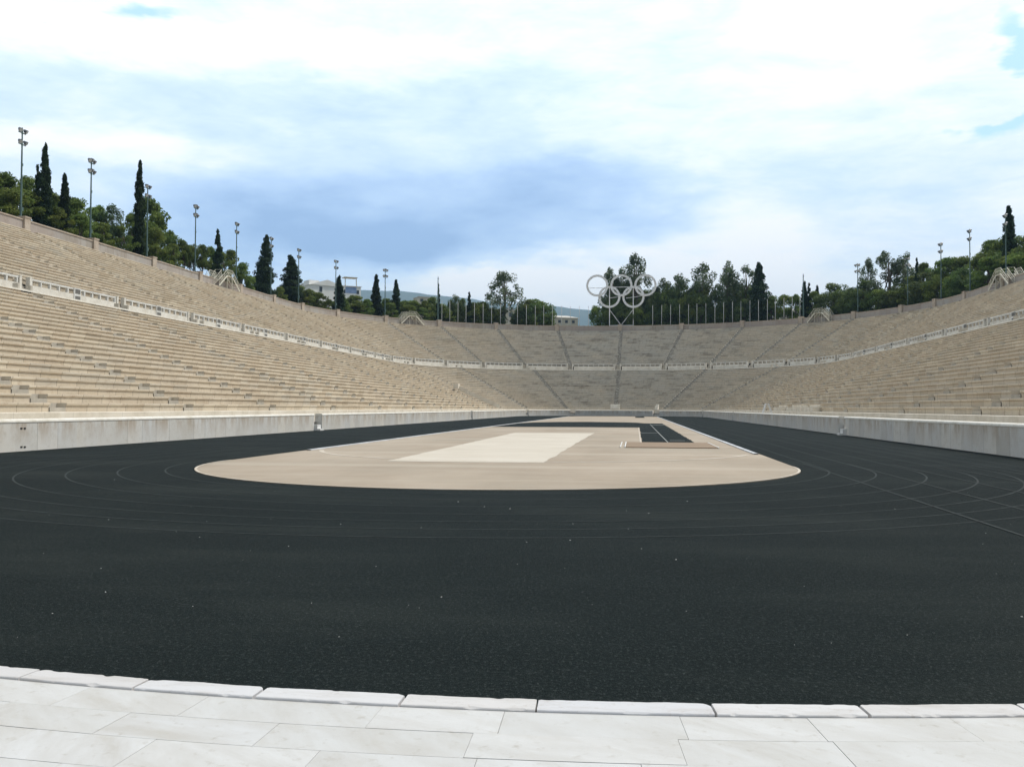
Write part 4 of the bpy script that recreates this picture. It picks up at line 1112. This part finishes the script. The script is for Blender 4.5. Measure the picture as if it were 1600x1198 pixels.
# centre, round the rings
T('gum', 957, 414, 9, 34, 'tall eucalyptus rising behind the left two rings')
T('gum', 994, 396, 9, 40, 'tallest eucalyptus rising behind the rings')
T('gum', 972, 416, 12, 26)
for px, py, bk, w in [(938, 470, 6, 26), (962, 462, 6, 34), (1012, 448, 7, 36), (985, 470, 5, 34), (1003, 474, 5, 30)]: T('round', px, py, bk, w)
for px, py, bk, w, k in [(1036, 432, 8, 34, 'gum'), (1060, 427, 8, 38, 'gum'), (1048, 448, 6, 40, 'round'), (1075, 446, 6, 32, 'round'), (1098, 411, 8, 36, 'gum'), (1095, 452, 6, 30, 'round')]: T(k, px, py, bk, w)
for px, py, bk, w in [(1040, 438, 9, 44), (1066, 432, 9, 44), (1084, 446, 8, 30), (1099, 426, 9, 28), (1137, 424, 9, 36), (1150, 440, 8, 34), (1166, 432, 10, 34), (1022, 462, 6, 24), (958, 434, 11, 28), (992, 420, 12, 30), (974, 446, 10, 40), (1114, 476, 6, 20), (1196, 455, 7, 22)]: T('round', px, py, bk, w)
for px, py, bk, w in [(534, 462, 8, 22), (478, 452, 4, 22), (556, 468, 5, 26), (828, 466, 5, 34), (846, 470, 5, 32), (470, 456, 10, 30), (522, 470, 9, 26), (548, 474, 9, 30), (580, 470, 11, 34), (600, 468, 11, 34), (632, 468, 11, 34), (652, 472, 12, 30), (686, 474, 11, 30), (745, 476, 12, 34), (720, 478, 12, 30), (858, 492, 8, 16), (640, 474, 4, 26), (612, 474, 4, 24), (590, 472, 8, 26), (567, 474, 4, 26), (700, 482, 5, 24), (764, 478, 9, 22), (660, 480, 4, 24)]: T('pine', px, py, bk, w)
T('gum', 1136, 403, 7, 32, 'tall dark eucalyptus right of the sky gap behind the right flagpoles')
T('gum', 1166, 413, 8, 34, 'tall loose eucalyptus left of the right hand cypress')
T('round', 1138, 462, 7, 30); T('round', 1164, 464, 6, 28)
T('fat', 1186, 409, 5, 22, 'tall dark cypress among the right flagpoles')
for px, py, bk, w in [(1207, 460, 6, 22), (1226, 457, 7, 26), (1242, 454, 9, 22), (1272, 452, 6, 24)]: T('pine', px, py, bk, w)
T('cyp', 1257, 440, 5, 10, 'slim cypress beside the right bare mast'); T('rag', 1264, 439, 6, 8, 'ragged thin cypress just right of the right bare mast'); T('cyp', 1277, 446, 7, 9, 'short cypress tip left of the right bend footbridge')
for px, py, bk, w in [(1303, 438, 7, 46), (1325, 446, 5, 38), (1350, 434, 7, 50), (1378, 446, 5, 44), (1336, 462, 3.5, 30), (1398, 444, 5, 46)]: T('round', px, py, bk, w)
T('gum', 1356, 404, 9, 26, 'loose eucalyptus left of the big eucalyptus on the right hill')
T('gum', 1388, 388, 8, 44, 'big eucalyptus on the right hill'); T('gum', 1414, 394, 9, 26)
T('rag', 1432, 400, 5, 7, 'thin cypress spike on the right hill')
for px, py, bk, w in [(1444, 408, 8, 30), (1424, 430, 5, 40), (1452, 420, 5, 44), (1480, 400, 8, 50), (1470, 424, 4, 40), (1500, 392, 10, 46), (1512, 410, 4.5, 44), (1530, 396, 8, 42), (1550, 372, 11, 50), (1545, 400, 4.5, 44), (1572, 368, 9, 50), (1600, 362, 9, 60), (1590, 390, 4, 40), (1630, 352, 9, 70), (1660, 340, 10, 60), (1490, 430, 3.5, 30)]:
    T('pine' if (int(px)//7) % 3 else 'round', px, py, bk, w)
T('cyp', 1576, 322, 6, 17, 'very tall ragged cypress at the right edge of the photo')
seen = {}; cnt = {}
trees.sort(key=lambda t: t[1])
PROTO = {}
for kind, px, py, bk, wpx, label in trees:
    Q = at(px, py, OW+bk); zb = hz(Q.x, Q.y)-.1; h = Q.z-zb
    h = max(h, 2.2)
    dist = (Q-CAM).length; w = wpx*dist/FPX*(1.3 if kind not in ('cyp', 'rag', 'fat') else 1.55)
    nm, cat = NAMES[kind]
    vi = cnt.get(kind, 0); cnt[kind] = vi+1
    crown, trunk = VAR[kind][vi % len(VAR[kind])]
    basew = {'pine': 6.4, 'stone': 7.2, 'cyp': 1.55, 'fat': 2.7, 'rag': 1.5, 'gum': 4.4, 'airy': 4.6, 'round': 8.2}[kind]
    e = empty(nm, (Q.x, Q.y, zb), rnd.uniform(0, 6.28))
    sx = w/basew; sz = h/10
    for me, n2 in ((crown, 'crown'), (trunk, 'trunk')):
        o = bpy.data.objects.new(n2, me); col.objects.link(o); o.parent = e
    e.scale = (sx, sx*rnd.uniform(.9, 1.1), sz)
    if not label:
        zone = 'on the left hill' if px < 420 else 'behind the left bend of the wall' if px < 700 else 'behind the left flagpoles' if px < 900 else 'behind the rings' if px < 1018 else 'behind the right flagpoles' if px < 1255 else 'on the right hill'
        if px < -5 or px > 1605: label = '%s beyond the %s edge of the photo' % (LOOK[kind], 'left' if px < 0 else 'right')
        else:
            key = (kind, zone); k = seen.get(key, 0); seen[key] = k+1
            label = '%s %s, %s from the left' % (LOOK[kind], zone, ORD[k])
    tag(e, label, cat, {'pine': 'pines on the slopes', 'stone': 'umbrella pines on the left rim', 'cyp': 'cypresses round the rim', 'fat': 'cypresses round the rim', 'rag': 'cypresses round the rim', 'gum': 'eucalyptus trees', 'airy': 'eucalyptus trees', 'round': 'rounded trees round the rim'}[kind])

# ------------------------------------------------------------------ light
SAZ, SEL = R(66), R(58)
to_sun = Vector((math.sin(SAZ)*math.cos(SEL), math.cos(SAZ)*math.cos(SEL), math.sin(SEL)))
sl = bpy.data.lights.new('sun', 'SUN'); sl.energy = SUN_E; sl.angle = R(SUN_A); sl.color = (1, .95, .87)
so = bpy.data.objects.new('sun', sl); col.objects.link(so); so.rotation_euler = to_sun.to_track_quat('Z', 'Y').to_euler(); so.location = (60, 60, 120)
w = bpy.data.worlds.new('World'); sc.world = w; w.use_nodes = True
t = NT(w.node_tree)
out = t.n('ShaderNodeOutputWorld'); bg = t.n('ShaderNodeBackground')
t.link(bg.outputs[0], out.inputs[0])
sky = t.n('ShaderNodeTexSky', sky_type='NISHITA', sun_disc=False, sun_elevation=SEL, sun_rotation=SAZ, air_density=1.0, dust_density=1.0)
skyc = t.n('ShaderNodeVectorMath', operation='SCALE', i_0=sky.outputs[0]); skyc.inputs['Scale'].default_value = .12
d = t.n('ShaderNodeTexCoord').outputs['Generated']
x, y, z = split(t, d)
az = t.math('ARCTAN2', x, y); el = t.math('ARCSINE', z)
# cloud layer coordinates: a flat ceiling seen in perspective
zz = t.math('ADD', t.math('MAXIMUM', z, 0.), .16)
cxy = t.n('ShaderNodeCombineXYZ', i_0=t.math('DIVIDE', x, zz), i_1=t.math('DIVIDE', y, zz)).outputs[0]
wa = t.n('ShaderNodeTexNoise', i_Vector=t.map(d, (1, 1, 2.6)), i_Scale=5.0, i_Detail=5., i_Roughness=.55).outputs[1]
wx, wy, wz = split(t, wa)
A_ = t.math('ADD', az, t.math('MULTIPLY', t.math('SUBTRACT', wx, .5), .34))
E_ = t.math('ADD', el, t.math('MULTIPLY', t.math('SUBTRACT', wy, .5), .12))
def ang(px, py):
    q = ray(px, py); return math.atan2(q.x, q.y), math.asin(q.z)
def blob(px, py, sx, sy, amp, p=2.0):
    a, e_ = ang(px, py)
    u = t.math('MULTIPLY', t.math('SUBTRACT', A_, a), FPX/sx); v = t.math('MULTIPLY', t.math('SUBTRACT', E_, e_), FPX/sy)
    s = t.math('ADD', t.math('MULTIPLY', u, u), t.math('MULTIPLY', v, v))
    return t.math('MULTIPLY', t.math('EXPONENT', t.math('MULTIPLY', s, -1.)), amp)
def total(bs):
    r = bs[0]
    for q in bs[1:]: r = t.math('ADD', r, q)
    return r
fb1 = t.noise(t.map(cxy, (.7, 1.0, 1)), 1.1, 6, .58, .3)
fb2 = t.noise(t.map(d, (1, 1, 3.0)), 6.5, 8, .62, .5)
fb3 = t.noise(t.map(d, (1, 1, 3.6), (3, 1, 0)), 14., 7, .6, .3)
dark = total([blob(400, 335, 230, 75, .50), blob(640, 355, 300, 85, .42), blob(880, 305, 260, 50, .46), blob(720, 400, 200, 36, .30), blob(960, 270, 120, 26, .16), blob(620, 310, 130, 22, -.12), blob(560, 405, 150, 40, .25),
              blob(300, 165, 420, 60, .24), blob(800, 120, 420, 60, .16), blob(650, 170, 200, 45, .10),
              blob(560, 90, 200, 50, -.25), blob(150, 235, 190, 30, -.30), blob(980, 430, 260, 45, -.35), blob(1220, 345, 130, 40, -.25), blob(780, 450, 130, 28, -.4),
              blob(1250, 120, 300, 90, -.12), blob(1280, 200, 300, 60, .10), blob(1400, 330, 170, 80, .12), blob(250, 70, 330, 40, -.2), blob(1120, 250, 160, 40, -.12)])
f = t.math('ADD', dark, t.math('ADD', t.math('MULTIPLY', t.math('SUBTRACT', fb1, .5), .55), t.math('ADD', t.math('MULTIPLY', t.math('SUBTRACT', fb2, .5), .62), t.math('MULTIPLY', t.math('SUBTRACT', fb3, .5), .34))))
f = t.math('ADD', f, .18)
cl = t.ramp(f, [(0, (1.0, 1.0, 1.0)), (.12, (.91, .965, 1.0)), (.34, (.68, .82, .985)), (.60, (.50, .665, .905)), (.85, (.38, .54, .80)), (1, (.30, .45, .71))])
clear = total([blob(1550, 120, 40, 75, .9), blob(1525, 180, 22, 20, .3), blob(215, 0, 70, 14, .6), blob(95, 38, 60, 12, .45)])
clear = t.math('ADD', clear, t.math('MULTIPLY', t.math('SUBTRACT', fb2, .5), .9))
cf = t.ramp(clear, [(.30, 0), (.62, 1)])
vs_ = t.n('ShaderNodeMix', data_type='RGBA', i_0=cf)
t.link(cl, vs_.inputs[6])
cy_ = t.mix(.75, skyc.outputs[0], (.58, .87, 1.0))
t.link(cy_, vs_.inputs[7])
# unseen sky overhead and behind the camera, dimmed to shade the far end
away = t.ramp(t.math('ADD', t.math('MULTIPLY', y, .5), .5), [(.25, .46), (.62, 1.)])
over = t.ramp(z, [(.42, 1.), (.75, .60)])
dim = t.math('MULTIPLY', away, over)
dv = t.n('ShaderNodeVectorMath', operation='SCALE', i_0=vs_.outputs[2], i_Scale=dim)
# below the horizon: the dull ground colour
hzf = t.ramp(t.math('ADD', t.math('MULTIPLY', z, 8.), .5), [(.30, 0), (.5, 1)])
fin = t.n('ShaderNodeMix', data_type='RGBA', i_0=hzf); t.link(dv.outputs[0], fin.inputs[7]); fin.inputs[6].default_value = (.25, .25, .24, 1)
t.link(fin.outputs[2], bg.inputs['Color']); bg.inputs['Strength'].default_value = SKY_S
w.cycles.sampling_method = 'MANUAL'; w.cycles.sample_map_resolution = 1024
# ------------------------------------------------------------------ haze
if HAZE > 0:
    b = MB(); b.box((0, 2650, 385), (13500, 8000, 772)); 
    mh = bpy.data.materials.new('haze_air'); mh.use_nodes = True; th = NT(mh.node_tree)
    ho = th.n('ShaderNodeOutputMaterial'); pv = th.n('ShaderNodeVolumePrincipled'); pv.inputs['Density'].default_value = HAZE
    pv.inputs['Color'].default_value = (.46, .72, 1.0, 1); pv.inputs['Anisotropy'].default_value = .0
    th.link(pv.outputs[0], ho.inputs['Volume'])
    o = b.build('haze', mh); tag(o, 'thin bluish haze in the air', 'haze', kind='stuff')
# ------------------------------------------------------------------ colour management
sc.view_settings.view_transform = 'Standard'; sc.view_settings.look = 'None'; sc.view_settings.gamma = 1; sc.view_settings.exposure = EXPO
sc.view_settings.use_curve_mapping = False
sc.cycles.max_bounces = 6; sc.cycles.diffuse_bounces = 3; sc.cycles.glossy_bounces = 2; sc.cycles.transparent_max_bounces = 8
sc.cycles.volume_bounces = 0
